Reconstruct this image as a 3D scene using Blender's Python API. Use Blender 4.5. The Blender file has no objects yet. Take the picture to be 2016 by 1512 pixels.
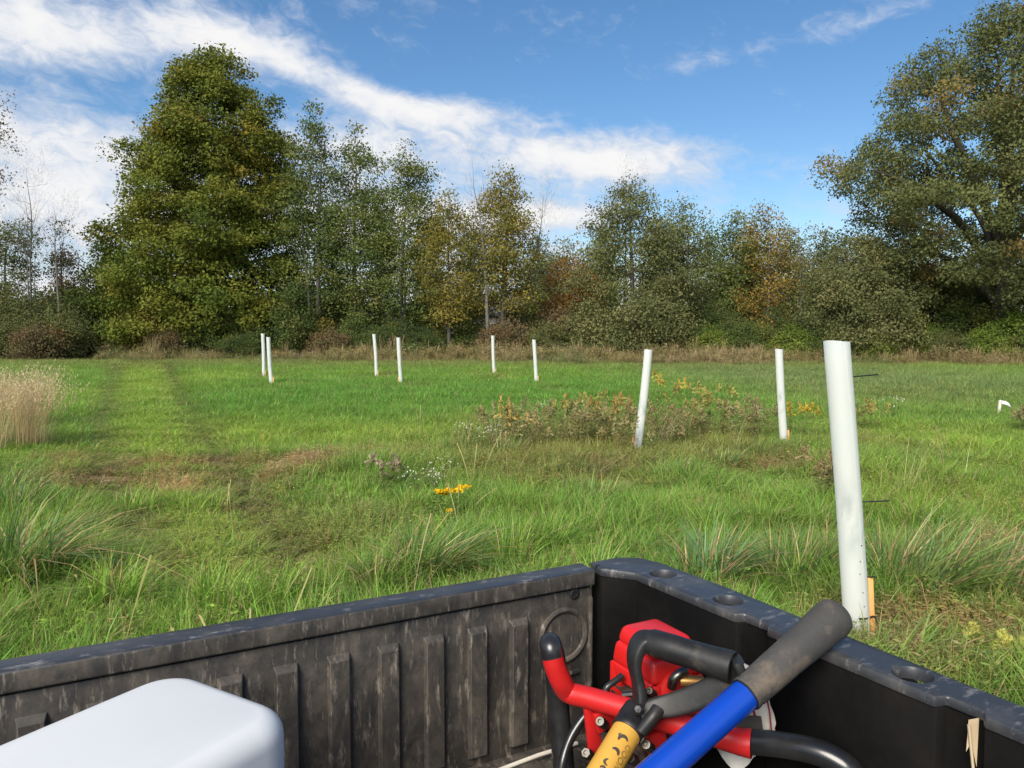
import bpy, bmesh, math, random
import numpy as np
from mathutils import Vector, Matrix

S = bpy.context.scene
COL = S.collection
R_ = math.radians

# ------------------------------------------------------------------ camera, sky, sun, exposure
HC, FPX, PITCH = 1.57, 1514.0, math.atan((756 - 655) / 1514.0)
cam_d = bpy.data.cameras.new('camera')
cam_d.sensor_width = 36.0
cam_d.lens = FPX / 2016 * 36
cam_d.clip_start, cam_d.clip_end = 0.02, 5000
cam = bpy.data.objects.new('camera', cam_d)
COL.objects.link(cam)
cam.location = (0, 0, HC)
cam.rotation_euler = (R_(90) - PITCH, 0, 0)
S.camera = cam
S.render.resolution_x, S.render.resolution_y = 1024, 768
S.view_settings.view_transform = 'Standard'
S.view_settings.look = 'None'
S.view_settings.gamma = 1
S.view_settings.exposure = 1.35
S.cycles.max_bounces = 5
S.cycles.diffuse_bounces = 3
S.cycles.transparent_max_bounces = 8

SUN_EL, SUN_AZ = 38.0, 205.0          # degrees; azimuth clockwise from +Y (behind the camera, a little left)
sd = bpy.data.lights.new('sun', 'SUN')
sd.energy, sd.angle, sd.color = 2.6, R_(35), (1.0, 0.93, 0.82)
sun = bpy.data.objects.new('sun', sd)
COL.objects.link(sun)
sun.location = (-8, -18, 20)
_sv = Vector((math.sin(R_(SUN_AZ)) * math.cos(R_(SUN_EL)), math.cos(R_(SUN_AZ)) * math.cos(R_(SUN_EL)), math.sin(R_(SUN_EL))))
sun.rotation_euler = _sv.to_track_quat('Z', 'Y').to_euler()

W = bpy.data.worlds.new('World')
S.world = W
W.use_nodes = True


def build_world():
    nt = W.node_tree
    N, L = nt.nodes, nt.links
    N.clear()

    def math_(op, a, b=None, clamp=False):
        n = N.new('ShaderNodeMath'); n.operation = op; n.use_clamp = clamp
        for i, v in enumerate((a, b)):
            if v is None: continue
            if isinstance(v, (int, float)): n.inputs[i].default_value = v
            else: L.new(v, n.inputs[i])
        return n.outputs[0]

    def smooth(v, lo, hi):
        n = N.new('ShaderNodeMapRange'); n.interpolation_type = 'SMOOTHSTEP'
        L.new(v, n.inputs[0]); n.inputs[1].default_value = lo; n.inputs[2].default_value = hi
        return n.outputs[0]
    tc = N.new('ShaderNodeTexCoord')
    sep = N.new('ShaderNodeSeparateXYZ'); L.new(tc.outputs['Generated'], sep.inputs[0])
    X, Y, Z = sep.outputs
    az = math_('MULTIPLY', math_('ARCTAN2', X, Y), 57.29578)
    el = math_('MULTIPLY', math_('ARCSINE', Z), 57.29578)
    sky = N.new('ShaderNodeTexSky'); sky.sky_type = 'NISHITA'; sky.sun_disc = False
    sky.sun_elevation = R_(SUN_EL); sky.sun_rotation = R_(SUN_AZ)
    sky.air_density, sky.dust_density, sky.ozone_density = 1.0, 0.15, 2.5
    # cloud banks: azimuth, elevation, half sizes (degrees), tilt, weight
    banks = [(-28, 25.0, 10.5, 2.6, -0.03, 1.3), (-17, 23.6, 3, .9, -.15, .35), (-31, 18.3, 11, 2.0, 0.02, 1.15), (-20, 19.5, 5.5, 1.7, -.12, .9), (-34, 21.0, 5, 1.6, 0, .7),
             (-34, 12.2, 14, 2.3, 0.0, 1.1), (-35, 8.0, 14, 3.0, 0.0, .9), (-12.5, 17.2, 8.0, 1.2, -0.27, .82), (-5.5, 15.9, 6.0, .95, -0.05, .85), (-11, 13.0, 9, 2.2, 0, .9),
             (-9, 8.5, 13, 2.8, 0, 1.05), (6.0, 12.5, 8.8, 1.75, -0.06, 1.15), (13, 11.6, 4.5, .9, 0, .6), (2.6, 14.7, 2.2, .5, .05, .6),
             (3, 8.5, 6, .9, 0, 1.0), (11, 9.6, 3, .5, .1, .4), (14, 8.6, 2, .9, .1, .5), (0, 1.0, 80, 5.0, 0, 1.05),
             (24.5, 19.9, 5.0, .8, .14, .6), (15, 18.6, 6, .8, .12, .48), (24, 25.0, 5.5, 1.2, .05, .58), (32.5, 25.2, 3, 1.4, 0, .6), (22, 11.2, 7, .3, 0, .28), (1, 25.8, 6, .6, -.05, .2),
             # the sky behind the camera
             (180, 30, 70, 16, 0, .8), (-110, 30, 35, 14, 0, .8), (110, 25, 30, 9, 0, .7)]
    total = None
    for a, e, sa, se, tilt, w in banks:
        da = math_('SUBTRACT', az, a)
        if a == 180: da = math_('SUBTRACT', math_('ABSOLUTE', az), 180)
        de = math_('SUBTRACT', math_('SUBTRACT', el, e), math_('MULTIPLY', da, tilt))
        q = math_('ADD', math_('POWER', math_('DIVIDE', math_('ABSOLUTE', da), sa), 2.0), math_('POWER', math_('DIVIDE', math_('ABSOLUTE', de), se), 2.0))
        g = math_('MULTIPLY', math_('EXPONENT', math_('MULTIPLY', q, -1.0)), w)
        total = g if total is None else math_('MAXIMUM', total, g) if w < .63 else math_('ADD', total, g)
    # wispy noise: stretched along the wind
    cv = N.new('ShaderNodeCombineXYZ')
    L.new(math_('MULTIPLY', math_('ADD', az, math_('MULTIPLY', el, .4)), 0.125), cv.inputs[0])
    L.new(math_('MULTIPLY', el, 0.21), cv.inputs[1]); cv.inputs[2].default_value = 3.3
    n1 = N.new('ShaderNodeTexNoise'); n1.inputs['Scale'].default_value = 1.0; n1.inputs['Detail'].default_value = 9
    n1.inputs['Roughness'].default_value = .58; n1.inputs['Distortion'].default_value = .35
    L.new(cv.outputs[0], n1.inputs['Vector'])
    n2 = N.new('ShaderNodeTexNoise'); n2.inputs['Scale'].default_value = 4.2; n2.inputs['Detail'].default_value = 7
    n2.inputs['Roughness'].default_value = .62; n2.inputs['Distortion'].default_value = .6
    L.new(cv.outputs[0], n2.inputs['Vector'])
    nn = math_('ADD', math_('MULTIPLY', n1.outputs[0], .72), math_('MULTIPLY', n2.outputs[0], .63))   # about .2 - 1.1, mean .675
    dens = math_('ADD', total, math_('MULTIPLY', math_('SUBTRACT', nn, .675), 2.2))
    mask = smooth(dens, .08, 1.12)
    core = smooth(dens, .55, 1.5)
    cc = N.new('ShaderNodeMix'); cc.data_type = 'RGBA'
    L.new(core, cc.inputs[0]); cc.inputs[6].default_value = (5.3, 5.75, 6.6, 1); cc.inputs[7].default_value = (7.6, 7.5, 7.4, 1)
    gam = N.new('ShaderNodeHueSaturation'); gam.inputs['Saturation'].default_value = 1.2; gam.inputs['Value'].default_value = 1.06
    L.new(sky.outputs[0], gam.inputs['Color'])
    mx = N.new('ShaderNodeMix'); mx.data_type = 'RGBA'
    L.new(math_('MULTIPLY', mask, .97), mx.inputs[0]); L.new(gam.outputs[0], mx.inputs[6]); L.new(cc.outputs[2], mx.inputs[7])
    bg = N.new('ShaderNodeBackground'); bg.inputs['Strength'].default_value = 0.05
    L.new(mx.outputs[2], bg.inputs['Color'])
    out = N.new('ShaderNodeOutputWorld'); L.new(bg.outputs[0], out.inputs['Surface'])


build_world()

# ------------------------------------------------------------------ helpers


def ray(px, py):
    u = (px - 1008) / FPX; v = (756 - py) / FPX
    return np.array([u, math.cos(PITCH) + v * math.sin(PITCH), -math.sin(PITCH) + v * math.cos(PITCH)])


def at(px, py, Y):
    """point that lies Y metres into the field where the photograph shows it"""
    d = ray(px, py); t = Y / d[1]
    return np.array([0, 0, HC]) + t * d


def ground_at(px, py):
    d = ray(px, py); t = -HC / d[2]
    return np.array([0, 0, HC]) + t * d


def tag(o, label=None, cat=None, group=None, kind=None):
    if label: o['label'] = label
    if cat: o['category'] = cat
    if group: o['group'] = group
    if kind: o['kind'] = kind
    return o


def empty(name, loc=(0, 0, 0), rz=0.0):
    o = bpy.data.objects.new(name, None); COL.objects.link(o)
    o.location = loc; o.rotation_euler = (0, 0, rz); o.empty_display_size = .1
    return o


def np_mesh(name, verts, faces, mats, col=None, smooth=False, midx=None):
    """faces: (n,k) int array or list of such arrays; col: per-face rgba"""
    me = bpy.data.meshes.new(name)
    fl = faces if isinstance(faces, list) else [faces]
    fl = [np.asarray(f, dtype=np.int32) for f in fl if len(f)]
    verts = np.asarray(verts, dtype=np.float32)
    nf = sum(len(f) for f in fl)
    loops = np.concatenate([f.ravel() for f in fl])
    tot = np.concatenate([np.full(len(f), f.shape[1], np.int32) for f in fl])
    start = np.concatenate([[0], np.cumsum(tot)[:-1]]).astype(np.int32)
    me.vertices.add(len(verts)); me.vertices.foreach_set('co', verts.ravel())
    me.loops.add(len(loops)); me.loops.foreach_set('vertex_index', loops)
    me.polygons.add(nf); me.polygons.foreach_set('loop_start', start)
    me.polygons.foreach_set('use_smooth', np.full(nf, smooth))
    if midx is not None: me.polygons.foreach_set('material_index', np.asarray(midx, np.int32))
    me.update(calc_edges=True)
    for m in (mats if isinstance(mats, (list, tuple)) else [mats]): me.materials.append(m)
    if col is not None:
        a = me.attributes.new('col', 'FLOAT_COLOR', 'FACE')
        c = np.ones((nf, 4), np.float32); c[:, :col.shape[1]] = col
        a.data.foreach_set('color', c.ravel())
    return me


def link(name, me, parent=None, loc=(0, 0, 0)):
    o = bpy.data.objects.new(name, me); COL.objects.link(o)
    o.location = loc
    if parent: o.parent = parent
    return o


def copy_tree(o, parent=None):
    c = o.copy(); COL.objects.link(c)
    if parent: c.parent = parent
    for ch in o.children: copy_tree(ch, c)
    return c


class MB:
    """collects shapes, becomes ONE mesh object"""

    def __init__(self): self.v, self.f, self.m, self.n = [], [], [], 0

    def add(self, verts, faces, mi=0):
        self.v.append(np.asarray(verts, float))
        for q in faces:
            self.f.append(tuple(int(i) + self.n for i in q)); self.m.append(mi)
        self.n += len(verts)
        return self

    def bm(self, b, mi=0):
        b.verts.ensure_lookup_table(); b.verts.index_update()
        self.add([v.co[:] for v in b.verts], [[v.index for v in f.verts] for f in b.faces], mi)
        b.free(); return self

    def box(self, c, size, rot=None, bev=0.0, seg=2, mi=0):
        b = bmesh.new(); bmesh.ops.create_cube(b, size=1)
        bmesh.ops.scale(b, vec=size, verts=b.verts)
        if bev: bmesh.ops.bevel(b, geom=b.edges[:], offset=bev, segments=seg, affect='EDGES', profile=.5)
        if rot is not None: bmesh.ops.transform(b, matrix=rot.to_4x4(), verts=b.verts)
        bmesh.ops.translate(b, vec=Vector(c), verts=b.verts)
        return self.bm(b, mi)

    def prism(self, pts, h0, h1, frame=None, bev=0.0, mi=0, seg=2):
        """polygon pts (2D) extruded from h0 to h1; frame maps local to world (4x4)"""
        b = bmesh.new()
        vs = [b.verts.new((p[0], p[1], h0)) for p in pts]
        f = b.faces.new(vs)
        r = bmesh.ops.extrude_face_region(b, geom=[f])
        bmesh.ops.translate(b, vec=(0, 0, h1 - h0), verts=[g for g in r['geom'] if isinstance(g, bmesh.types.BMVert)])
        bmesh.ops.recalc_face_normals(b, faces=b.faces)
        if bev: bmesh.ops.bevel(b, geom=b.edges[:], offset=bev, segments=seg, affect='EDGES', profile=.5, clamp_overlap=True)
        if frame is not None: bmesh.ops.transform(b, matrix=frame, verts=b.verts)
        return self.bm(b, mi)

    def sweep(self, pts, rad, n=12, mi=0, cap=True, sq=None):
        v, f = sweep(pts, rad, n, cap, sq); return self.add(v, f, mi)

    def lathe(self, prof, frame, n=24, mi=0, cap=True):
        """prof: (r, h) pairs, round the frame's local z"""
        v, f = [], []
        for r, h in prof:
            for k in range(n):
                t = 2 * math.pi * k / n
                v.append(frame @ Vector((r * math.cos(t), r * math.sin(t), h)))
        for i in range(len(prof) - 1):
            for k in range(n):
                f.append((i * n + k, i * n + (k + 1) % n, (i + 1) * n + (k + 1) % n, (i + 1) * n + k))
        if cap:
            f.append(tuple(reversed(range(n)))); f.append(tuple((len(prof) - 1) * n + k for k in range(n)))
        return self.add([tuple(p) for p in v], f, mi)

    def build(self, name, mats, parent=None, smooth=True, angle=40, loc=(0, 0, 0)):
        me = bpy.data.meshes.new(name)
        me.from_pydata(np.concatenate(self.v).tolist(), [], self.f)
        for m in (mats if isinstance(mats, (list, tuple)) else [mats]): me.materials.append(m)
        me.polygons.foreach_set('material_index', np.array(self.m, np.int32))
        me.update()
        b = bmesh.new(); b.from_mesh(me); bmesh.ops.recalc_face_normals(b, faces=b.faces); b.to_mesh(me); b.free()
        if smooth:
            me.shade_smooth(); me.set_sharp_from_angle(angle=R_(angle))
        return link(name, me, parent, loc)


def catmull(pts, sub=6):
    P = [np.asarray(p, float) for p in pts]
    P = [2 * P[0] - P[1]] + P + [2 * P[-1] - P[-2]]
    out = []
    for i in range(1, len(P) - 2):
        for k in range(sub):
            t = k / sub
            out.append(.5 * ((2 * P[i]) + (-P[i - 1] + P[i + 1]) * t + (2 * P[i - 1] - 5 * P[i] + 4 * P[i + 1] - P[i + 2]) * t * t + (-P[i - 1] + 3 * P[i] - 3 * P[i + 1] + P[i + 2]) * t ** 3))
    out.append(P[-2])
    return np.array(out)


def sweep(pts, rad, n=8, cap=True, sq=None, up=None):
    pts = np.asarray(pts, float); m = len(pts)
    rad = np.broadcast_to(np.asarray(rad, float), (m,))
    tan = np.gradient(pts, axis=0); tan /= np.linalg.norm(tan, axis=1)[:, None] + 1e-12
    ref = np.array(up, float) if up is not None else np.array([0, 0, 1.0]) if abs(tan[0][2]) < .9 else np.array([1.0, 0, 0])
    V = []
    u = np.cross(ref, tan[0]); u /= np.linalg.norm(u)
    for i in range(m):
        u = u - tan[i] * np.dot(u, tan[i]); u /= np.linalg.norm(u) + 1e-12
        w = np.cross(tan[i], u)
        for k in range(n):
            t = 2 * math.pi * k / n
            a, b = (1, 1) if sq is None else sq
            V.append(pts[i] + rad[i] * (a * math.cos(t) * u + b * math.sin(t) * w))
    F = []
    for i in range(m - 1):
        for k in range(n):
            F.append((i * n + k, i * n + (k + 1) % n, (i + 1) * n + (k + 1) % n, (i + 1) * n + k))
    if cap:
        F.append(tuple(reversed(range(n)))); F.append(tuple((m - 1) * n + k for k in range(n)))
    return V, F


def hash2(ix, iy, seed):
    h = (ix.astype(np.int64) * 374761393 + iy.astype(np.int64) * 668265263 + seed * 1442695041) & 0xffffffff
    h = ((h ^ (h >> 13)) * 1274126177) & 0xffffffff
    return ((h ^ (h >> 16)) & 0xffff) / 65535.0


def vnoise(x, y, seed=0):
    ix, iy = np.floor(x), np.floor(y); fx, fy = x - ix, y - iy
    fx = fx * fx * (3 - 2 * fx); fy = fy * fy * (3 - 2 * fy)
    a, b = hash2(ix, iy, seed), hash2(ix + 1, iy, seed); c, d = hash2(ix, iy + 1, seed), hash2(ix + 1, iy + 1, seed)
    return (a * (1 - fx) + b * fx) * (1 - fy) + (c * (1 - fx) + d * fx) * fy


def fbm(x, y, seed=0, octv=4):
    s, amp, t = 0, 1, 0
    for o in range(octv):
        s = s + amp * vnoise(x * 2 ** o, y * 2 ** o, seed + o * 17); t += amp; amp *= .5
    return s / t


# ------------------------------------------------------------------ materials
def new_mat(name):
    m = bpy.data.materials.new(name); m.use_nodes = True
    nt = m.node_tree
    return m, nt.nodes, nt.links, nt.nodes['Principled BSDF']


def leafy(name, rough=.55, trans=.3, inst=False, straw=(.33, .24, .12), spec=.35):
    m, N, L, P = new_mat(name)
    a = N.new('ShaderNodeAttribute'); a.attribute_name = 'col'; a.attribute_type = 'GEOMETRY'
    c = a.outputs['Color']
    if inst:
        b = N.new('ShaderNodeAttribute'); b.attribute_name = 'tint'; b.attribute_type = 'INSTANCER'
        mu = N.new('ShaderNodeMix'); mu.data_type = 'RGBA'; mu.blend_type = 'MULTIPLY'; mu.inputs[0].default_value = 1
        L.new(a.outputs['Color'], mu.inputs[6]); L.new(b.outputs['Color'], mu.inputs[7])
        mi = N.new('ShaderNodeMix'); mi.data_type = 'RGBA'
        L.new(a.outputs['Alpha'], mi.inputs[0]); L.new(mu.outputs[2], mi.inputs[7]); mi.inputs[6].default_value = (*straw, 1)
        c = mi.outputs[2]
    L.new(c, P.inputs['Base Color']); P.inputs['Roughness'].default_value = rough
    P.inputs['Specular IOR Level'].default_value = spec
    t = N.new('ShaderNodeBsdfTranslucent'); L.new(c, t.inputs[0])
    s = N.new('ShaderNodeMixShader'); s.inputs[0].default_value = trans
    L.new(P.outputs[0], s.inputs[1]); L.new(t.outputs[0], s.inputs[2])
    L.new(s.outputs[0], N['Material Output'].inputs['Surface'])
    return m


def noisy(name, c1, c2, scale=8, lo=.35, hi=.65, rough=.6, r2=None, detail=6, stretch=(1, 1, 1), bump=0.0, bscale=None, spec=.5, metal=0.0, dist=0.0, c3=None, s3=3, lo3=.55, hi3=.7, coat=0.0, c4=None, s4=40, st4=(1, 1, 1), lo4=.64, hi4=.74, nr=.62):
    m, N, L, P = new_mat(name)
    tc = N.new('ShaderNodeTexCoord'); mp = N.new('ShaderNodeMapping'); mp.inputs['Scale'].default_value = stretch
    L.new(tc.outputs['Object'], mp.inputs[0])
    n = N.new('ShaderNodeTexNoise'); n.inputs['Scale'].default_value = scale; n.inputs['Detail'].default_value = detail
    n.inputs['Roughness'].default_value = nr; n.inputs['Distortion'].default_value = dist
    L.new(mp.outputs[0], n.inputs['Vector'])
    mr = N.new('ShaderNodeMapRange'); mr.inputs[1].default_value = lo; mr.inputs[2].default_value = hi; L.new(n.outputs[0], mr.inputs[0])
    mx = N.new('ShaderNodeMix'); mx.data_type = 'RGBA'; L.new(mr.outputs[0], mx.inputs[0])
    mx.inputs[6].default_value = (*c1, 1); mx.inputs[7].default_value = (*c2, 1)
    out = mx.outputs[2]
    if c3:
        n3 = N.new('ShaderNodeTexNoise'); n3.inputs['Scale'].default_value = s3; n3.inputs['Detail'].default_value = 8; n3.inputs['Roughness'].default_value = .7
        L.new(tc.outputs['Object'], n3.inputs['Vector'])
        m3 = N.new('ShaderNodeMapRange'); m3.inputs[1].default_value = lo3; m3.inputs[2].default_value = hi3; L.new(n3.outputs[0], m3.inputs[0])
        x3 = N.new('ShaderNodeMix'); x3.data_type = 'RGBA'; L.new(m3.outputs[0], x3.inputs[0]); L.new(out, x3.inputs[6]); x3.inputs[7].default_value = (*c3, 1)
        out = x3.outputs[2]
    if c4:
        mp4 = N.new('ShaderNodeMapping'); mp4.inputs['Scale'].default_value = st4; mp4.inputs['Rotation'].default_value = (0, .5, 0); L.new(tc.outputs['Object'], mp4.inputs[0])
        n4 = N.new('ShaderNodeTexNoise'); n4.inputs['Scale'].default_value = s4; n4.inputs['Detail'].default_value = 6; n4.inputs['Roughness'].default_value = .75; L.new(mp4.outputs[0], n4.inputs['Vector'])
        m4 = N.new('ShaderNodeMapRange'); m4.inputs[1].default_value = lo4; m4.inputs[2].default_value = hi4; L.new(n4.outputs[0], m4.inputs[0])
        x4 = N.new('ShaderNodeMix'); x4.data_type = 'RGBA'; L.new(m4.outputs[0], x4.inputs[0]); L.new(out, x4.inputs[6]); x4.inputs[7].default_value = (*c4, 1)
        out = x4.outputs[2]
    L.new(out, P.inputs['Base Color'])
    if r2 is None: P.inputs['Roughness'].default_value = rough
    else:
        rr = N.new('ShaderNodeMapRange'); rr.inputs[1].default_value = lo; rr.inputs[2].default_value = hi
        rr.inputs[3].default_value = rough; rr.inputs[4].default_value = r2; L.new(n.outputs[0], rr.inputs[0]); L.new(rr.outputs[0], P.inputs['Roughness'])
    P.inputs['Specular IOR Level'].default_value = spec; P.inputs['Metallic'].default_value = metal
    P.inputs['Coat Weight'].default_value = coat
    if bump:
        nb = N.new('ShaderNodeTexNoise'); nb.inputs['Scale'].default_value = bscale or scale * 4; nb.inputs['Detail'].default_value = 4
        L.new(mp.outputs[0], nb.inputs['Vector'])
        bp = N.new('ShaderNodeBump'); bp.inputs['Strength'].default_value = bump; bp.inputs['Distance'].default_value = .002
        L.new(nb.outputs[0], bp.inputs['Height']); L.new(bp.outputs[0], P.inputs['Normal'])
    return m


M = {}
M['grass'] = leafy('grass_blades', .5, .4, inst=True, straw=(.5, .37, .19))
M['weed'] = leafy('weed_blades', .6, .35, inst=True, straw=(.40, .28, .15))
M['leaf'] = leafy('leaves', .7, .32, spec=.15)
M['blade'] = leafy('tussock_blades', .45, .35)
M['bark'] = noisy('bark', (.05, .042, .035), (.13, .115, .1), 6, .3, .7, .9, stretch=(1, 1, .25), bump=.5)
M['dark_bark'] = noisy('dark_bark', (.03, .026, .022), (.075, .066, .056), 6, .3, .7, .9, stretch=(1, 1, .25), bump=.5)
M['pale_bark'] = noisy('pale_bark', (.10, .092, .08), (.19, .18, .16), 5, .3, .7, .9, stretch=(1, 1, .3), bump=.4)
M['tailgate'] = noisy('dusty_plastic', (.018, .0172, .0165), (.115, .096, .075), 18, .36, .74, .5, .85, 12, (1, 1, .5), .12, 140, .45, c3=(.03, .028, .026), s3=44, lo3=.46, hi3=.66, dist=.7, nr=.74, c4=(.24, .205, .165), s4=40, st4=(2.4, 1, .5), lo4=.55, hi4=.72)
M['side'] = noisy('black_plastic', (.003, .003, .0032), (.013, .011, .0095), 7, .45, .85, .65, .85, 9, spec=.08, bump=.2, bscale=90, c3=(.16, .14, .12), s3=55, lo3=.72, hi3=.78)
M['rail'] = noisy('rail_plastic', (.03, .032, .037), (.09, .087, .082), 14, .5, .82, .38, .55, 8, spec=.6, c4=(.24, .23, .215), s4=24, st4=(1, 3, 1), lo4=.56, hi4=.74, bump=.12, bscale=160)
M['black_rubber'] = noisy('black_rubber', (.010, .010, .011), (.02, .02, .02), 20, .4, .7, .28, .4, coat=.2)
M['foam'] = noisy('grey_foam', (.035, .034, .033), (.06, .055, .05), 14, .35, .65, .8, None, 8, bump=.25, bscale=220, c3=(.17, .125, .085), s3=11, lo3=.52, hi3=.72)
M['dgrip'] = noisy('worn_black_plastic', (.009, .0095, .0105), (.026, .024, .022), 16, .4, .75, .4, .6, 8, spec=.4, c3=(.075, .062, .047), s3=20, lo3=.57, hi3=.75, bump=.1, bscale=150)
M['red'] = noisy('red_paint', (.52, .011, .013), (.44, .013, .012), 8, .3, .7, .3, .45, coat=.3, c4=(.22, .06, .045), s4=60, lo4=.62, hi4=.74)
M['red_plastic'] = noisy('red_plastic', (.58, .012, .012), (.50, .014, .011), 8, .3, .7, .34, .45)
M['blue'] = noisy('blue_fibreglass', (.003, .048, .37), (.004, .043, .32), 4, .3, .7, .24, .33, stretch=(1, 1, 8), coat=.25)
M['yellow'] = noisy('yellow_varnished_wood', (.58, .33, .045), (.5, .27, .05), 5, .35, .65, .42, .55, c3=(.2, .12, .045), s3=16, lo3=.63, hi3=.74)
M['ink'] = noisy('black_ink', (.03, .027, .025), (.07, .055, .035), 40, .4, .7, .6)
M['faint_ink'] = noisy('faint_brown_ink', (.16, .10, .03), (.30, .18, .04), 60, .4, .7, .6)
M['white_plastic'] = noisy('white_polyethylene', (.56, .57, .58), (.61, .615, .62), 3, .3, .7, .32, .42, spec=.4)
M['chrome'] = noisy('steel', (.20, .19, .17), (.10, .095, .08), 60, .4, .7, .28, .5, metal=1.0)
M['engine'] = noisy('dirty_engine', (.016, .015, .014), (.09, .062, .04), 26, .4, .7, .55, .8, bump=.3)
M['brass'] = noisy('brass', (.5, .3, .09), (.2, .1, .04), 30, .35, .7, .35, .6, metal=.8)
M['sack'] = noisy('white_sack', (.62, .6, .56), (.48, .45, .4), 12, .35, .7, .6, bump=.3, bscale=30)
M['dark_red'] = noisy('dark_red_print', (.3, .012, .02), (.22, .01, .015), 20, .3, .7, .6)
M['stake'] = noisy('orange_wood', (.74, .36, .12), (.6, .27, .08), 6, .3, .7, .75, stretch=(4, 4, .6))
M['tie'] = noisy('black_nylon', (.008, .008, .008), (.014, .014, .014), 20, rough=.4)
M['white_stick'] = noisy('white_stick', (.62, .58, .5), (.5, .45, .38), 30, rough=.6)
M['siding'] = noisy('pale_siding', (.5, .42, .38), (.44, .37, .34), 2, rough=.8, stretch=(1, 1, 12))
M['roof'] = noisy('grey_shingles', (.12, .11, .105), (.17, .155, .15), 6, rough=.9)
M['pane'] = noisy('dark_glass', (.02, .022, .026), (.03, .034, .04), 2, rough=.08)
M['trim'] = noisy('white_trim', (.7, .69, .67), (.64, .63, .6), 4, rough=.6)
M['steel_dark'] = noisy('dark_steel', (.03, .03, .032), (.06, .055, .05), 12, rough=.5, metal=.6)
M['rubber_tyre'] = noisy('tyre_rubber', (.018, .018, .018), (.06, .05, .04), 9, rough=.85)


def tube_mat():
    m, N, L, P = new_mat('translucent_tube')
    tc = N.new('ShaderNodeTexCoord')
    n = N.new('ShaderNodeTexNoise'); n.inputs['Scale'].default_value = 3.2; n.inputs['Detail'].default_value = 5
    mp = N.new('ShaderNodeMapping'); mp.inputs['Scale'].default_value = (3, 3, 1.1); L.new(tc.outputs['Object'], mp.inputs[0]); L.new(mp.outputs[0], n.inputs[0])
    sx = N.new('ShaderNodeSeparateXYZ'); L.new(tc.outputs['Object'], sx.inputs[0])
    band = N.new('ShaderNodeMapRange'); band.interpolation_type = 'SMOOTHSTEP'      # grime collects round the middle of the tube
    ab = N.new('ShaderNodeMath'); ab.operation = 'SUBTRACT'; ab.inputs[1].default_value = .70; L.new(sx.outputs[2], ab.inputs[0])
    a2 = N.new('ShaderNodeMath'); a2.operation = 'ABSOLUTE'; L.new(ab.outputs[0], a2.inputs[0])
    L.new(a2.outputs[0], band.inputs[0]); band.inputs[1].default_value = .26; band.inputs[2].default_value = .0
    mr = N.new('ShaderNodeMapRange'); mr.inputs[1].default_value = .50; mr.inputs[2].default_value = .70; L.new(n.outputs[0], mr.inputs[0])
    mu = N.new('ShaderNodeMath'); mu.operation = 'MULTIPLY'; L.new(band.outputs[0], mu.inputs[0]); L.new(mr.outputs[0], mu.inputs[1])
    mx = N.new('ShaderNodeMix'); mx.data_type = 'RGBA'; L.new(mu.outputs[0], mx.inputs[0])
    mx.inputs[6].default_value = (.86, .875, .84, 1); mx.inputs[7].default_value = (.50, .54, .53, 1)
    L.new(mx.outputs[2], P.inputs['Base Color']); P.inputs['Roughness'].default_value = .42
    t = N.new('ShaderNodeBsdfTranslucent'); L.new(mx.outputs[2], t.inputs[0])
    s = N.new('ShaderNodeMixShader'); s.inputs[0].default_value = .52
    L.new(P.outputs[0], s.inputs[1]); L.new(t.outputs[0], s.inputs[2]); L.new(s.outputs[0], N['Material Output'].inputs['Surface'])
    return m


M['tube'] = tube_mat()

# ------------------------------------------------------------------ terrain
# tree tubes: top x, top y, foot x, foot y in the photograph, metres into the field
TUBES = [(517, 657, 519, 743, 26.8), (528, 664, 535, 764, 23.0), (736, 658, 741, 742, 27.4), (784, 665, 790, 762, 23.7),
         (970, 661, 973, 741, 28.8), (1051, 669, 1056, 763, 24.5), (1276, 689, 1252, 902, 10.8), (1533, 688, 1544, 884, 11.7), (1646, 674, 1690, 1287, 3.77)]
ANCH = [tuple(at(t[2], t[3], t[4])) for t in TUBES] + [(-3, 2, 0), (0, 2, 0), (2.5, 2, 0), (-6, 9, -.05), (-14, 22, -.05), (18, 26, -.1), (-2, 9, -.12), (9, 15, -.2)]
ANCH = np.array(ANCH)


def terrain(x, y):
    x = np.asarray(x, float); y = np.asarray(y, float)
    num = np.zeros_like(x); den = np.full_like(x, .12)
    for ax, ay, az_ in ANCH:
        s = 2.0 + .22 * ay
        w = np.exp(-(((x - ax) ** 2 + (y - ay) ** 2) / (s * s))) + 1e-9
        num += w * az_; den += w
    z = num / den
    z = z + (fbm(x * .6, y * .6, 3, 3) - .5) * .07 * np.clip((y - 4) / 6, 0, 1)
    return z + .25 * np.clip((y - 48) / 60, 0, 1) ** 2 * 6


def g3(px, py):
    """the point of the terrain the photograph shows at a pixel"""
    d = ray(px, py); t = -HC / d[2]
    for _ in range(8):
        P = np.array([0, 0, HC]) + t * d
        t = (float(terrain(P[0], P[1])) - HC) / d[2]
    return np.array([0, 0, HC]) + t * d


# ------------------------------------------------------------------ growth maps: colour of the sward, height, bareness - all by place on the ground
LUSH, MID, BRIGHT, GREY, OLIVE = map(np.array, [(.150, .345, .050), (.215, .375, .058), (.345, .470, .070), (.240, .305, .120), (.300, .295, .095)])
STRAWC, BROWN = np.array((.66, .46, .25)), np.array((.40, .245, .13))
PATCH = []      # x, y, half sizes, colour, weight, bareness, height factor


def patch(px, py, wpx, hpx, c, w, bare=0.0, hf=1.0):
    a, b, c0 = ground_at(px, py - hpx), ground_at(px, min(1500, py + hpx)), ground_at(px, py)
    PATCH.append((c0[0], c0[1], wpx * c0[1] / FPX, max(.12, (a[1] - b[1]) / 2), c, w, bare, hf))


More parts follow.
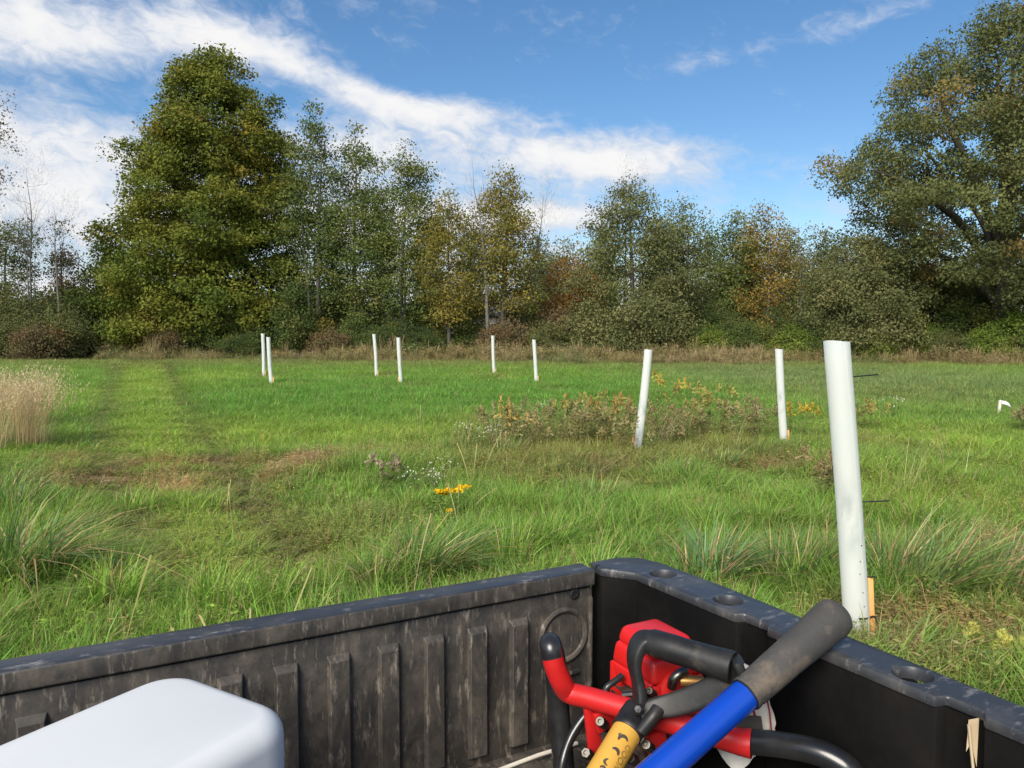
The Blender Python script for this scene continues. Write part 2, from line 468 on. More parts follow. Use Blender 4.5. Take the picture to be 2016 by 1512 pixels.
patch(700, 775, 560, 26, LUSH, 1.1)
patch(1150, 770, 160, 24, LUSH, .9)
patch(300, 770, 90, 30, BRIGHT, .8)
patch(300, 855, 130, 30, BRIGHT * 1.1, 1.4, 0, .7)
patch(250, 760, 60, 22, BRIGHT, 1.0, 0, .7)
patch(620, 845, 260, 24, BRIGHT, 1.1, 0, .8)
patch(850, 850, 120, 20, BRIGHT, .8)
patch(1750, 745, 300, 22, GREY, 1.3, 0, 1.1)
patch(1500, 740, 160, 18, GREY, 1.0)
patch(1800, 840, 180, 20, BRIGHT * .95, 1.1, 0, .7)
patch(1900, 880, 120, 22, BRIGHT, .9)
patch(1720, 770, 200, 14, OLIVE, .5)
patch(1150, 850, 210, 36, OLIVE, 1.3, 0, 1.0)
patch(1400, 850, 130, 40, OLIVE, 1.1, 0, 1.0)
patch(1060, 880, 200, 26, OLIVE * .9, .9, 0, 1.0)
patch(1690, 850, 60, 24, OLIVE * 1.1, .9)
patch(1840, 832, 70, 5, STRAWC * .8, 1.0, .5, .5)
patch(260, 925, 120, 17, BROWN, 2.4, .8, .4)
patch(380, 905, 130, 9, STRAWC * .8, 2.0, .6, .5)
patch(330, 950, 130, 11, STRAWC, 2.2, .6, .5)
patch(520, 915, 90, 13, STRAWC * .9, 2.0, .6, .5)
patch(460, 895, 60, 9, BROWN, 1.1, .6, .5)
patch(130, 905, 60, 8, BROWN, 1.1, .5, .6)
patch(400, 850, 14, 40, OLIVE * .7, .8, .35, .4)
patch(175, 820, 28, 60, MID * .75, 1.0, .3, .6)
patch(180, 880, 50, 14, OLIVE * .8, .9, .3, .6)
patch(640, 910, 60, 10, STRAWC * .8, .9, .4)
patch(740, 880, 70, 10, STRAWC * .8, .8, .3)
patch(250, 980, 160, 20, LUSH * 1.2, 1.0)
patch(300, 1050, 160, 40, BRIGHT * .9, 1.0, 0, .9)
patch(130, 1000, 90, 40, MID, 1.0, 0, 1.3)
patch(480, 990, 40, 14, BROWN * .7, 1.3, .7, .5)
patch(270, 1115, 45, 14, BROWN, 1.2, .6, .5)
patch(330, 1100, 50, 14, STRAWC * .7, 1.0, .5, .5)
patch(650, 1020, 130, 40, OLIVE, .45, .1, 1.0)
patch(680, 1090, 70, 30, OLIVE, .4, .1)
patch(520, 1080, 90, 50, MID, .9)
patch(1180, 960, 260, 30, MID, .8)
patch(1000, 1010, 120, 30, MID * 1.1, .7)
patch(1500, 950, 160, 30, MID * 1.1, .9)
patch(1850, 960, 200, 40, BRIGHT * .8, .9)
patch(1420, 985, 80, 8, STRAWC * .8, .9, .5, .5)
patch(1130, 930, 60, 10, BROWN, .9, .4, .6)
patch(1860, 1250, 130, 34, BROWN * 1.1, 2.2, .75, .45)
patch(1960, 1300, 90, 30, BROWN * 1.2, 1.6, .6, .6)
patch(1950, 1090, 70, 24, STRAWC * .7, .9, .3)
for t in TUBES[:8]:     # dug earth round the foot of each tube
    patch(t[2] + 4, t[3], .52 * FPX / t[4], 5 if t[4] > 15 else 12, BROWN * 1.15, 2.0, .9, .15)
patch(1258, 918, 60, 12, BROWN, 1.8, .85, .2)
patch(1550, 897, 60, 11, BROWN, 1.6, .8, .25)
patch(1265, 945, 90, 24, MID * 1.05, 1.0, .15, .35)
patch(1545, 925, 90, 24, MID * 1.05, 1.0, .15, .35)
patch(1700, 1290, 110, 45, BROWN * 1.1, 2.2, .85, .25)
TRACKS = [[tuple(ground_at(*q)[:2]) for q in ln] for ln in ([(225, 722), (205, 790), (188, 850), (205, 910), (235, 980), (300, 1080)], [(330, 722), (350, 770), (385, 830), (425, 890), (500, 980), (600, 1090)], [(280, 718), (280, 780), (290, 840), (310, 890), (360, 980), (440, 1090)])]


def field_map(x, y):
    n1 = fbm(x * .28, y * .28, 5, 4); n2 = fbm(x * 1.3, y * 1.3, 9, 4); n3 = fbm(x * 4, y * 4, 21, 3); n4 = fbm(x * 2.3, y * 2.0, 55, 4)
    W_ = np.full(x.shape, .55); C = np.outer(np.ones(x.size), MID).reshape(*x.shape, 3) * .55
    bare = np.zeros(x.shape); hf = np.ones(x.shape)
    wx = x + (n2 - .5) * .8 + (n1 - .5) * 1.4; wy = y + (fbm(x * 1.1, y * 1.1, 33, 4) - .5) * (.5 + .08 * y)
    for px, py, sx, sy, c, w, b, h in PATCH:
        g = np.exp(-(((wx - px) / sx) ** 2 + ((wy - py) / sy) ** 2)) * w
        if b > .35: g = g * np.clip((n4 - .385) * 5, 0, 1)
        W_ += g; C += g[..., None] * c
        bare = np.maximum(bare, np.clip(g / w * b * 1.4, 0, 1)); hf *= 1 + (h - 1) * np.clip(g / w, 0, 1)
    C = C / W_[..., None]
    k = np.clip((n2 - .42) * 3.2, 0, 1)[..., None]          # patchy species mix
    C = C * (1 - .5 * k) + .5 * k * (C * np.array((1.18, 1.10, .95)))
    k = np.clip((n3 - .5) * 3.4, 0, 1)[..., None] * .7
    C = C * (1 - k) + k * C * np.array((.62, .74, .9))
    for k, ln in ((2, TRACKS[2]), (0, TRACKS[0]), (1, TRACKS[1])):      # wheel lines of the mown track
        dist = np.full(x.shape, 9.0)
        for (x0, y0), (x1, y1) in zip(ln[:-1], ln[1:]):
            t = np.clip(((x - x0) * (x1 - x0) + (y - y0) * (y1 - y0)) / ((x1 - x0) ** 2 + (y1 - y0) ** 2), 0, 1)
            dist = np.minimum(dist, np.hypot(x - x0 - t * (x1 - x0), y - y0 - t * (y1 - y0)))
        if k == 2:      # the mown lane itself: short and bright
            g = (np.exp(-(dist / 1.0) ** 4) * (1 - .9 * np.clip(bare * 1.5, 0, 1)))[..., None]
            C = C * (1 - .55 * g) + .55 * g * BRIGHT; hf = hf * (1 - .35 * g[..., 0]); continue
        g = np.exp(-(dist / (.24 + .006 * y)) ** 2) * np.clip(n2 * 1.9, 0, 1)
        C = C * (1 - .55 * g[..., None]) + .55 * g[..., None] * np.array((.16, .17, .07)); bare = np.maximum(bare, .55 * g); hf = hf * (1 - .6 * g)
    near = np.clip((9 - y) / 5, 0, 1)
    br = np.clip((fbm(x * 1.7, y * 1.7, 41, 3) - .56) * 6, 0, 1) * near * .5
    bare = np.maximum(bare, br)
    C = C * (1 - .5 * br[..., None]) + .5 * br[..., None] * OLIVE * .8
    far = np.clip((y - 30) / 8, 0, 1)[..., None]             # rank brownish growth along the wood
    C = C * (1 - .6 * far) + .6 * far * np.array((.27, .24, .10))
    hf = hf * (.75 + .6 * n2) * (.8 + .5 * n1)
    return C, bare, hf


def build_ground():
    ys = np.concatenate([np.linspace(-30, .5, 12), np.linspace(.8, 12, 110), np.linspace(12.3, 60, 120), np.geomspace(61, 1500, 26)])
    xs = np.concatenate([-np.geomspace(1500, 41, 18), np.linspace(-40, 40, 281), np.geomspace(41, 1500, 18)])
    X, Y = np.meshgrid(xs, ys)
    Z = terrain(X, Y)
    V = np.stack([X, Y, Z], -1).reshape(-1, 3)
    nx = len(xs); I = np.arange(len(ys) - 1)[:, None] * nx + np.arange(nx - 1)[None]
    F = np.stack([I, I + 1, I + nx + 1, I + nx], -1).reshape(-1, 4)
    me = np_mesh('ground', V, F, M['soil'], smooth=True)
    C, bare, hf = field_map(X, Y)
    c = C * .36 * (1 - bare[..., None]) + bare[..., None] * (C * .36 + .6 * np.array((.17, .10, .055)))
    a = me.attributes.new('sward', 'FLOAT_COLOR', 'POINT')
    cc = np.ones((len(V), 4), np.float32); cc[:, :3] = c.reshape(-1, 3); a.data.foreach_set('color', cc.ravel())
    o = link('ground', me); tag(o, kind='structure')


def soil_mat():
    m, N, L, P = new_mat('soil')
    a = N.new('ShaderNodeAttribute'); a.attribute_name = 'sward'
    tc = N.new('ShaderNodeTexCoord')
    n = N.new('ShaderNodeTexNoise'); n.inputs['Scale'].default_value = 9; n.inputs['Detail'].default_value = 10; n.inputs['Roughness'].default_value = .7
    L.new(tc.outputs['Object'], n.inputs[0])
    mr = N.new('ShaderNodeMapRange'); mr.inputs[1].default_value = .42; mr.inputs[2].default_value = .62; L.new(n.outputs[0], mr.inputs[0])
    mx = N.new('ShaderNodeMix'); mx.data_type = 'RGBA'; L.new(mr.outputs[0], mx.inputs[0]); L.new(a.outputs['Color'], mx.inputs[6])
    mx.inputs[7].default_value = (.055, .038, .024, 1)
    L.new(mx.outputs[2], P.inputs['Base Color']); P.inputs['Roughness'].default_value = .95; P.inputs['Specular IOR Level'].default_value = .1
    nb = N.new('ShaderNodeTexNoise'); nb.inputs['Scale'].default_value = 30; nb.inputs['Detail'].default_value = 5; L.new(tc.outputs['Object'], nb.inputs[0])
    bp = N.new('ShaderNodeBump'); bp.inputs['Strength'].default_value = .8; bp.inputs['Distance'].default_value = .03
    L.new(nb.outputs[0], bp.inputs['Height']); L.new(bp.outputs[0], P.inputs['Normal'])
    return m


M['soil'] = soil_mat()
build_ground()

# ------------------------------------------------------------------ grass


def blades(rng, n, h, w, spread, lean=.5, segs=3, wind=(0, 0), curl=.6, cjit=.18, straw=.08, base=(1, 1, 1), head=0.0):
    """n tapering blades: verts, faces, per-face colour (alpha 0 = dry blade)"""
    ang = rng.uniform(0, 2 * np.pi, n); rr = spread * np.sqrt(rng.uniform(0, 1, n))
    bx, by = rr * np.cos(ang), rr * np.sin(ang)
    dirn = ang + rng.normal(0, .9, n)
    H = rng.uniform(h[0], h[1], n); ln = np.abs(rng.normal(lean, lean * .5, n)); Wd = w * rng.uniform(.6, 1.3, n)
    t = np.linspace(0, 1, segs + 1)
    px = (np.cos(dirn) * ln + wind[0])[:, None] * H[:, None] * t ** 1.7 + bx[:, None]
    py = (np.sin(dirn) * ln + wind[1])[:, None] * H[:, None] * t ** 1.7 + by[:, None]
    k = np.clip(ln * curl, 0, 1.4)[:, None]
    pz = H[:, None] * (t - k * .5 * t ** 2.6)
    fa = dirn + np.pi / 2 + rng.normal(0, .5, n)
    wx, wy = np.cos(fa)[:, None], np.sin(fa)[:, None]
    wt = Wd[:, None] * np.maximum(1 - t ** 2.2, .06) * (.75 + .25 * np.minimum(t * 4, 1))
    if head: wt = np.where(t > .72, wt * 0 + Wd[:, None] * head, wt)
    A = np.stack([px - wx * wt / 2, py - wy * wt / 2, pz], -1); B = np.stack([px + wx * wt / 2, py + wy * wt / 2, pz], -1)
    V = np.stack([A, B], 2).reshape(n, -1, 3)
    m = (segs + 1) * 2
    q = np.array([[2 * i, 2 * i + 1, 2 * i + 3, 2 * i + 2] for i in range(segs)])
    F = (np.arange(n)[:, None, None] * m + q[None]).reshape(-1, 4)
    c = np.ones((n, 4)); c[:, :3] = np.array(base) * (1 + rng.normal(0, cjit, (n, 1))) * (1 + rng.normal(0, cjit * .4, (n, 3)))
    c[rng.uniform(0, 1, n) < straw, 3] = rng.uniform(0, .35)
    return V.reshape(-1, 3), F, np.clip(np.repeat(c, segs, 0), 0, 3)


def discs(rng, n, h, size, spread, base=(1, 1, 1), trif=True, cjit=.15):
    """small round leaflets on invisible-thin stalks (clover, broad weeds)"""
    V, F, C = [], [], []
    for i in range(n):
        a = rng.uniform(0, 6.283); r = spread * math.sqrt(rng.uniform()); c = np.array([r * math.cos(a), r * math.sin(a), rng.uniform(*h)])
        s = size * rng.uniform(.6, 1.3); a0 = rng.uniform(0, 6.28); col = np.array([*(np.array(base) * (1 + rng.normal(0, cjit))), 1])
        tilt = rng.normal(0, .35, 2)
        for k in range(3 if trif else 1):
            d = np.array([math.cos(a0 + k * 2.094), math.sin(a0 + k * 2.094)]); p = np.array([-d[1], d[0]])
            q2 = [d * s * .05, d * s * .55 + p * s * .42, d * s, d * s * .55 - p * s * .42]
            b = len(V)
            for u in q2: V.append([c[0] + u[0], c[1] + u[1], c[2] + u[0] * tilt[0] + u[1] * tilt[1]])
            F.append([b, b + 1, b + 2, b + 3]); C.append(col)
        b = len(V); w = .0012
        V += [[c[0] - w, c[1], c[2]], [c[0] + w, c[1], c[2]], [c[0] * .6 + w, c[1] * .6, 0], [c[0] * .6 - w, c[1] * .6, 0]]
        F.append([b, b + 1, b + 2, b + 3]); C.append(col)
    return np.array(V), np.array(F), np.clip(np.array(C), 0, 3)


def join(*parts):
    V, F, C, n = [], [], [], 0
    for v, f, c in parts:
        V.append(v); F.append(np.asarray(f) + n); C.append(c); n += len(v)
    return np.concatenate(V), np.concatenate(F), np.concatenate(C)


def leafy_stem(rng, n, h, lw, spread, base=(1, 1, 1), lean=.25, leaves=9, dry=.2):
    """upright weed stems with small side leaves"""
    P = [blades(rng, n, h, .005, spread, lean, 3, (.05, 0), .3, .15, dry, np.array(base) * np.array((1.2, .8, .9)))]
    V0 = P[0][0].reshape(n, -1, 3)
    V, F, C = [], [], []
    for i in range(n):
        ax = (V0[i][0::2] + V0[i][1::2]) / 2
        col = np.array([*(np.array(base) * (1 + rng.normal(0, .15))), 1 if rng.uniform() > dry else .3])
        for k in range(leaves):
            t = rng.uniform(.15, 1) * (len(ax) - 1.001); j = int(t); p = ax[j] + (ax[j + 1] - ax[j]) * (t - j)
            a = rng.uniform(0, 6.28); d = np.array([math.cos(a), math.sin(a), rng.uniform(-.3, .6)]); s = np.array([-d[1], d[0], rng.normal(0, .3)])
            ll = lw * rng.uniform(.6, 1.4); b = len(V)
            V += [p, p + d * ll * .5 + s * ll * .17, p + d * ll, p + d * ll * .5 - s * ll * .17]; F.append([b, b + 1, b + 2, b + 3]); C.append(col)
    return join(P[0], (np.array(V), np.array(F), np.clip(np.array(C), 0, 3)))


def protos(name, items, mat):
    c = bpy.data.collections.new(name)
    for i, (v, f, col) in enumerate(items):
        o = bpy.data.objects.new('%s_%02d' % (name, i), np_mesh(name, v, f, mat, col)); c.objects.link(o)
    return c


def scatter(name, P, rot, scl, idx, tint, coll, label=None):
    """one stuff object: points carrying the plants of a collection"""
    me = bpy.data.meshes.new(name)
    me.vertices.add(len(P)); me.vertices.foreach_set('co', np.asarray(P, np.float32).ravel())
    def att(n, t, d, key):
        a = me.attributes.new(n, t, 'POINT'); a.data.foreach_set(key, np.asarray(d).ravel())
    att('idx', 'INT', idx.astype(np.int32), 'value'); att('rot', 'FLOAT_VECTOR', rot.astype(np.float32), 'vector'); att('scl', 'FLOAT_VECTOR', scl.astype(np.float32), 'vector')
    t4 = np.ones((len(P), 4), np.float32); t4[:, :3] = tint; att('tint', 'FLOAT_COLOR', t4, 'color')
    o = link(name, me)
    ng = bpy.data.node_groups.new(name + '_plants', 'GeometryNodeTree')
    ng.interface.new_socket('Geometry', in_out='INPUT', socket_type='NodeSocketGeometry')
    ng.interface.new_socket('Geometry', in_out='OUTPUT', socket_type='NodeSocketGeometry')
    N, L = ng.nodes, ng.links
    gi, go = N.new('NodeGroupInput'), N.new('NodeGroupOutput')
    ip = N.new('GeometryNodeInstanceOnPoints'); ci = N.new('GeometryNodeCollectionInfo')
    ci.inputs['Collection'].default_value = coll; ci.inputs['Separate Children'].default_value = True; ci.inputs['Reset Children'].default_value = True
    def na(nm, t):
        n = N.new('GeometryNodeInputNamedAttribute'); n.data_type = t; n.inputs['Name'].default_value = nm
        return [s for s in n.outputs if s.enabled and s.name == 'Attribute'][0]
    L.new(gi.outputs[0], ip.inputs['Points']); L.new(ci.outputs[0], ip.inputs['Instance']); ip.inputs['Pick Instance'].default_value = True
    L.new(na('idx', 'INT'), ip.inputs['Instance Index']); L.new(na('rot', 'FLOAT_VECTOR'), ip.inputs['Rotation']); L.new(na('scl', 'FLOAT_VECTOR'), ip.inputs['Scale'])
    L.new(ip.outputs[0], go.inputs[0])
    md = o.modifiers.new('plants', 'NODES'); md.node_group = ng
    tag(o, label, None, None, 'stuff')
    return o


BC, BA, BB = np.array([.134, 1.150]), np.array([-.8826, -.4701]), np.array([.4701, -.8826])      # cargo bed: inner corner, along the tailgate, along the side


def in_bed(x, y, m=.02):
    a = (x - BC[0]) * BA[0] + (y - BC[1]) * BA[1]; b = (x - BC[0]) * BB[0] + (y - BC[1]) * BB[1]
    return (a > -.1 - m) & (a < 1.5 + m) & (b > -.1 - m) & (b < 1.9)


def build_grass():
    rng = np.random.default_rng(11)
    it = []
    for i in range(6): it.append(blades(rng, 30, (.05, .17), .0052, .075, .55, 3, (.10, 0), .7, .2, .09))          # 0-5 lawn
    for i in range(3): it.append(join(discs(rng, 16, (.02, .09), .015, .09), blades(rng, 8, (.05, .14), .005, .08, .5, 3, (.1, 0))))   # 6-8 clover
    for i in range(3): it.append(blades(rng, 26, (.14, .34), .007, .06, .6, 4, (.22, -.04), .8, .2, .12))      # 9-11 long
    for i in range(3): it.append(leafy_stem(rng, 9, (.1, .3), .026, .07, (1.05, .95, 1), dry=.25))          # 12-14 weeds
    for i in range(3): it.append(blades(rng, 26, (.01, .06), .004, .1, 1.6, 2, (0, 0), .8, .25, .75))              # 15-17 dead thatch
    for i in range(4): it.append(blades(rng, 64, (.05, .19), .0075, .17, .7, 2, (.12, 0), .6, .2, .06))  # 18-21 far sward
    for i in range(2): it.append(blades(rng, 5, (.35, .62), .0035, .05, .3, 4, (.16, 0), .4, .2, 1.0, head=1.8))      # 22-23 dry seed stalks
    coll = protos('grass_tuft', it, M['grass'])
    P, T, R, SC, ID = [], [], [], [], []
    for y0, y1, dens in ((1.0, 2.6, 900), (2.6, 4.2, 760), (4.2, 6.5, 520), (6.5, 10, 290), (10, 16, 140), (16, 25, 62), (25, 40, 26), (40, 60, 7)):
        ymid = (y0 + y1) / 2; hw = .76 * y1 + 2.0
        n = int(dens * (y1 - y0) * 2 * hw)
        x, y = rng.uniform(-hw, hw, n), rng.uniform(y0, y1, n)
        k = ~in_bed(x, y) & (np.abs(x) < .76 * y + 2.0); x, y = x[k], y[k]; n = len(x)
        C, bare, hf = field_map(x, y)
        u = rng.uniform(0, 1, n); dead = rng.uniform(0, 1, n) < bare * .95
        v = fbm(x * .9, y * .9, 77, 3)
        idx = rng.integers(0, 6, n)
        near = y < 12
        cl = near & (u < np.clip((v - .46) * 2, .04, .3)); idx[cl] = rng.integers(6, 9, cl.sum())
        v2 = fbm(x * 1.4, y * 1.4, 99, 3)
        lo = near & ~cl & (u > 1 - np.clip((v2 - .46) * 2.2, .02, .5)); idx[lo] = rng.integers(9, 12, lo.sum())
        ol = np.clip(C[:, 0] / C[:, 1] - .62, 0, .5)
        we = near & (rng.uniform(0, 1, n) < ol * 1.6 + .02) & (y > 3); idx[we] = rng.integers(12, 15, we.sum())
        if y0 >= 10: idx[:] = np.where(rng.uniform(0, 1, n) < .75, rng.integers(18, 22, n), idx)
        idx[dead] = rng.integers(15, 18, dead.sum())
        st = (rng.uniform(0, 1, n) < .0006) & (y > 2.5) & (y < 14); idx[st] = rng.integers(22, 24, st.sum())
        s = (.8 + .5 * rng.uniform(0, 1, n)) * (1 + .035 * np.maximum(y - 6, 0))
        s = np.where(y > 10, np.minimum(s, 1.9), s)
        sz = s * np.clip(hf, .3, 1.5) * np.where(y > 16, .8, 1)
        sz = np.where(dead, s, sz) * np.where(y < 7, .85, np.where(y < 16, .78, 1))
        P.append(np.stack([x, y, terrain(x, y) - .006], 1)); T.append(C * (1 + rng.normal(0, .13, (n, 1))))
        R.append(np.stack([rng.normal(0, .08, n), rng.normal(0, .08, n), rng.uniform(-2.2, 2.2, n)], 1))
        SC.append(np.stack([s, s, sz], 1)); ID.append(idx)
    P, T, R, SC, ID = map(np.concatenate, (P, T, R, SC, ID))
    scatter('grass', P, R, SC, ID, np.clip(T, .005, .9), coll, 'green meadow grass and clover with bare brown patches')
    # rank weeds and tall dead grass along the foot of the wood
    it = []
    for i in range(3): it.append(blades(rng, 34, (.5, 1.0), .016, .25, .3, 3, (.08, 0), .5, .22, .55))
    for i in range(4): it.append(leafy_stem(rng, 10, (.4, .95), .12, .28, (1, 1, 1), .25, 12, .3))
    for i in range(2): it.append(blades(rng, 20, (.7, 1.2), .012, .2, .22, 4, (.06, 0), .4, .2, .9, head=1.6))
    coll = protos('weed_tuft', it, M['weed'])
    n = 17000
    x = rng.uniform(-44, 42, n); front = 38.5 - np.clip(x, -30, 40) * .14 + (fbm(x * .35, x * 0, 61, 3) - .5) * 6
    d = rng.uniform(0, 1, n) ** 1.3 * 13; y = front + d
    path = (np.abs(x - (-23.0 + (y - 40) * -.35)) < 1.1) & (y < 47)
    k = ~path & (np.abs(x) < .75 * y + 2); x, y, d = x[k], y[k], d[k]; n = len(x)
    v = fbm(x * .35, y * .35, 71, 4)[:, None]
    C = np.where(v > .6, np.array((.27, .24, .11)), np.where(v > .42, np.array((.25, .24, .09)), np.array((.17, .22, .075)))) * (1 + rng.normal(0, .15, (n, 1)))
    idx = np.where(rng.uniform(0, 1, n) < .68, rng.integers(3, 7, n), np.where(rng.uniform(0, 1, n) < .75, rng.integers(0, 3, n), rng.integers(7, 9, n)))
    s = rng.uniform(.55, 1.15, n) * (.45 + .55 * np.clip(d / 2.5, 0, 1)) * (.35 + 1.25 * fbm(x * 1.1, y * 1.1, 73, 3))
    scatter('tall_weeds', np.stack([x, y, terrain(x, y)], 1), np.stack([rng.normal(0, .1, n), rng.normal(0, .1, n), rng.uniform(-3, 3, n)], 1), np.stack([s, s, s], 1), idx, np.clip(C, .01, 1), coll, 'brown and olive tall weeds along the foot of the wood')


build_grass()

# ------------------------------------------------------------------ cargo bed of the utility vehicle
RIM, FLOOR = 1.212, .955
BED_RZ = math.atan2(BA[1], BA[0])
BEDM = Matrix.Translation((BC[0], BC[1], 0)) @ Matrix.Rotation(BED_RZ, 4, 'Z')      # local x along the tailgate, local y towards the cab


def bed_local(P):
    return np.array(BEDM.inverted() @ Vector(P))


def applied_boolean(o, cutter):
    md = o.modifiers.new('cut', 'BOOLEAN'); md.object = cutter; md.operation = 'DIFFERENCE'; md.solver = 'EXACT'
    dg = bpy.context.evaluated_depsgraph_get(); dg.update()
    me = bpy.data.meshes.new_from_object(o.evaluated_get(dg))
    o.modifiers.clear(); o.data = me
    bpy.data.objects.remove(cutter, do_unlink=True)
    me.shade_smooth(); me.set_sharp_from_angle(angle=R_(35))


def build_bed():
    root = empty('cargo_bed', (BC[0], BC[1], 0), BED_RZ)
    tag(root, 'black plastic utility vehicle cargo bed with dusty ribbed tailgate', 'cargo bed')
    Wd, Ln = 1.37, .95
    # tailgate: ribbed inner panel under a rounded lip
    m = MB()
    m.box((Wd / 2, -.021, (FLOOR - .06 + 1.184) / 2), (Wd - .02, .032, 1.184 - FLOOR + .06), bev=.003)
    def rib(x, w=.030, z0=FLOOR + .012, z1=1.157, d=.0085):
        b = bmesh.new()
        o = [(x - w / 2, z0), (x + w / 2, z0), (x + w / 2, z1), (x - w / 2, z1)]
        i = [(x - w / 2 + .0025, z0 + .004), (x + w / 2 - .0025, z0 + .004), (x + w / 2 - .0025, z1 - .007), (x - w / 2 + .0025, z1 - .007)]
        lo = [b.verts.new((p[0], -.0045, p[1])) for p in o]; hi = [b.verts.new((p[0], -.005 + d, p[1])) for p in i]
        for k in range(4): b.faces.new((lo[k], lo[(k + 1) % 4], hi[(k + 1) % 4], hi[k]))
        b.faces.new(hi)
        bmesh.ops.bevel(b, geom=[e for e in b.edges if not e.is_boundary], offset=.0008, segments=1, affect='EDGES')
        m.bm(b)
    for x in [.139, .2054, .271, .336, .4027, .469, .535, .672, .739, .835, .901, .967, 1.034, 1.099, 1.165, 1.231]:
        rib(x)
    for x in (.0615, Wd - .0615):
        fr = Matrix.Translation((x, -.005, 1.117)) @ Matrix.Rotation(R_(-90), 4, 'X')
        m.lathe([(.0435, -.001), (.0425, .003), (.039, .0045), (.0355, .003), (.0335, -.0005), (.0325, -.0006)], fr, 40, cap=False)
        m.lathe([(.0325, .0004), (.024, .0012), (.022, .0006), (.0, .0006)], fr, 32, cap=False)
        m.box((x + .004, -.003, 1.058), (.06, .006, .006), bev=.001)
    m.box((.0155, -.004, 1.05), (.006, .010, .24), bev=.002)
    tg = m.build('tailgate', M['tailgate'], root, angle=24)
    m = MB()
    m.box((Wd / 2, -.0185, 1.1995), (Wd - .018, .041, .025), bev=.0035, seg=3)
    lip = m.build('tailgate_lip', [M['tailgate'], M['rail']], root)
    for q in lip.data.polygons:
        if q.normal.z > .3: q.material_index = 1
    m = MB()
    fr = Matrix.Translation((.0431, -.005, 1.178)) @ Matrix.Rotation(R_(-90), 4, 'X')
    m.lathe([(.0085, 0), (.0085, .0015), (.0072, .0025), (.004, .0025), (.0035, .0008), (.0, .0008)], fr, 20, cap=False)
    m.lathe([(.0025, .0008), (.0025, .002), (.0, .002)], fr, 10, cap=False)
    m.build('bolt', M['steel_dark'], root)
    # side walls: rail with tie-down holes, stepped inner face

    def tin(s, extra=0): return .033 + .047 * s + extra
    inner = [(-.034, .004), (.0, .0), (.042, .0345), (.238, tin(.238)), (.243, tin(.243, .012)), (.283, tin(.283, .012)), (.288, tin(.288, .001)),
             (.4975, tin(.4975)), (.502, tin(.502, .013)), (.538, tin(.538, .013)), (.543, tin(.543, .002)), (.745, tin(.745)), (.75, tin(.75, .012)), (.79, tin(.79, .012)), (.795, tin(.795)), (.99, .078)]
    outer = [(.99, .13), (.5, .1115), (.16, .110), (.02, .101), (-.018, .088), (-.037, .056)]
    for side in (0, 1):
        def X(t): return -t if side == 0 else Wd + t
        cap = [(X(t), s) for s, t in inner + outer]
        wall = [(X(t + .0025), s) for s, t in inner] + [(X(t - .012), min(.985, max(s, -.03))) for s, t in outer]
        m = MB(); m.prism(cap, 1.199, RIM, bev=.003, seg=2)
        o = m.build('bed_rail', M['rail'], root, angle=35)
        c = MB()
        for s, t in ((.0667, .0675), (.1971, .072), (.4564, .0815), (.587, .087), (.85, .1)):
            c.lathe([(.0245, 1.2225), (.0185, 1.2065), (.0185, 1.10)], Matrix.Translation((X(t), s, 0)), 28)
        if side == 0: c.box((X(.001), -.0135, 1.2125), (.018, .007, .016))
        cut = c.build('cutter', M['rail'], None); cut.matrix_world = BEDM
        bpy.context.view_layer.update()
        m = MB(); m.prism(wall, FLOOR - .06, 1.1995, bev=.0015, seg=1)
        w = m.build('side_wall', M['side'], root, angle=35)
        cut2 = cut.copy(); cut2.data = cut.data.copy(); cut2.data.materials.clear(); cut2.data.materials.append(M['side']); COL.objects.link(cut2); cut2.matrix_world = cut.matrix_world
        bpy.context.view_layer.update()
        applied_boolean(o, cut); applied_boolean(w, cut2)
    # floor with shallow ridges, front wall
    m = MB(); m.box((Wd / 2, Ln / 2, FLOOR - .012), (Wd + .1, Ln + .03, .024))
    for k in range(15): m.box((.06 + k * .0895, Ln / 2, FLOOR + .002), (.042, Ln - .06, .008), bev=.0025)
    m.build('bed_floor', M['tailgate'], root)
    m = MB(); m.box((Wd / 2, Ln + .025, 1.05), (Wd - .02, .04, .31), bev=.006)
    m.build('front_wall', M['side'], root)
    # undercarriage that carries the bed
    m = MB()
    for x in (.35, 1.02): m.box((x, .5, .72), (.06, 1.5, .08), bev=.005)
    for y in (.1, .5, .95): m.box((.685, y, .78), (1.1, .05, .05), bev=.005)
    m.box((.685, .45, .83), (.9, .8, .05), bev=.005)
    m.sweep([(.12, .42, .33), (1.25, .42, .33)], .035, 12)
    for x in (.3, 1.07): m.sweep([(x, .42, .33), (x, .47, .72)], .03, 10)
    m.build('chassis', M['steel_dark'], root)
    for x in (.05, 1.32):
        fr = Matrix.Translation((x, .42, .325)) @ Matrix.Rotation(R_(90), 4, 'Y')
        w = MB().lathe([(.17, -.125), (.27, -.13), (.31, -.11), (.325, -.06), (.325, .06), (.31, .11), (.27, .13), (.17, .125)], fr, 40, cap=False).build('wheel', M['rubber_tyre'], root)
        MB().lathe([(.02, -.06), (.15, -.05), (.172, -.12), (.172, .12), (.15, .05), (.02, .06)], fr, 32).build('rim', M['steel_dark'], w)


build_bed()

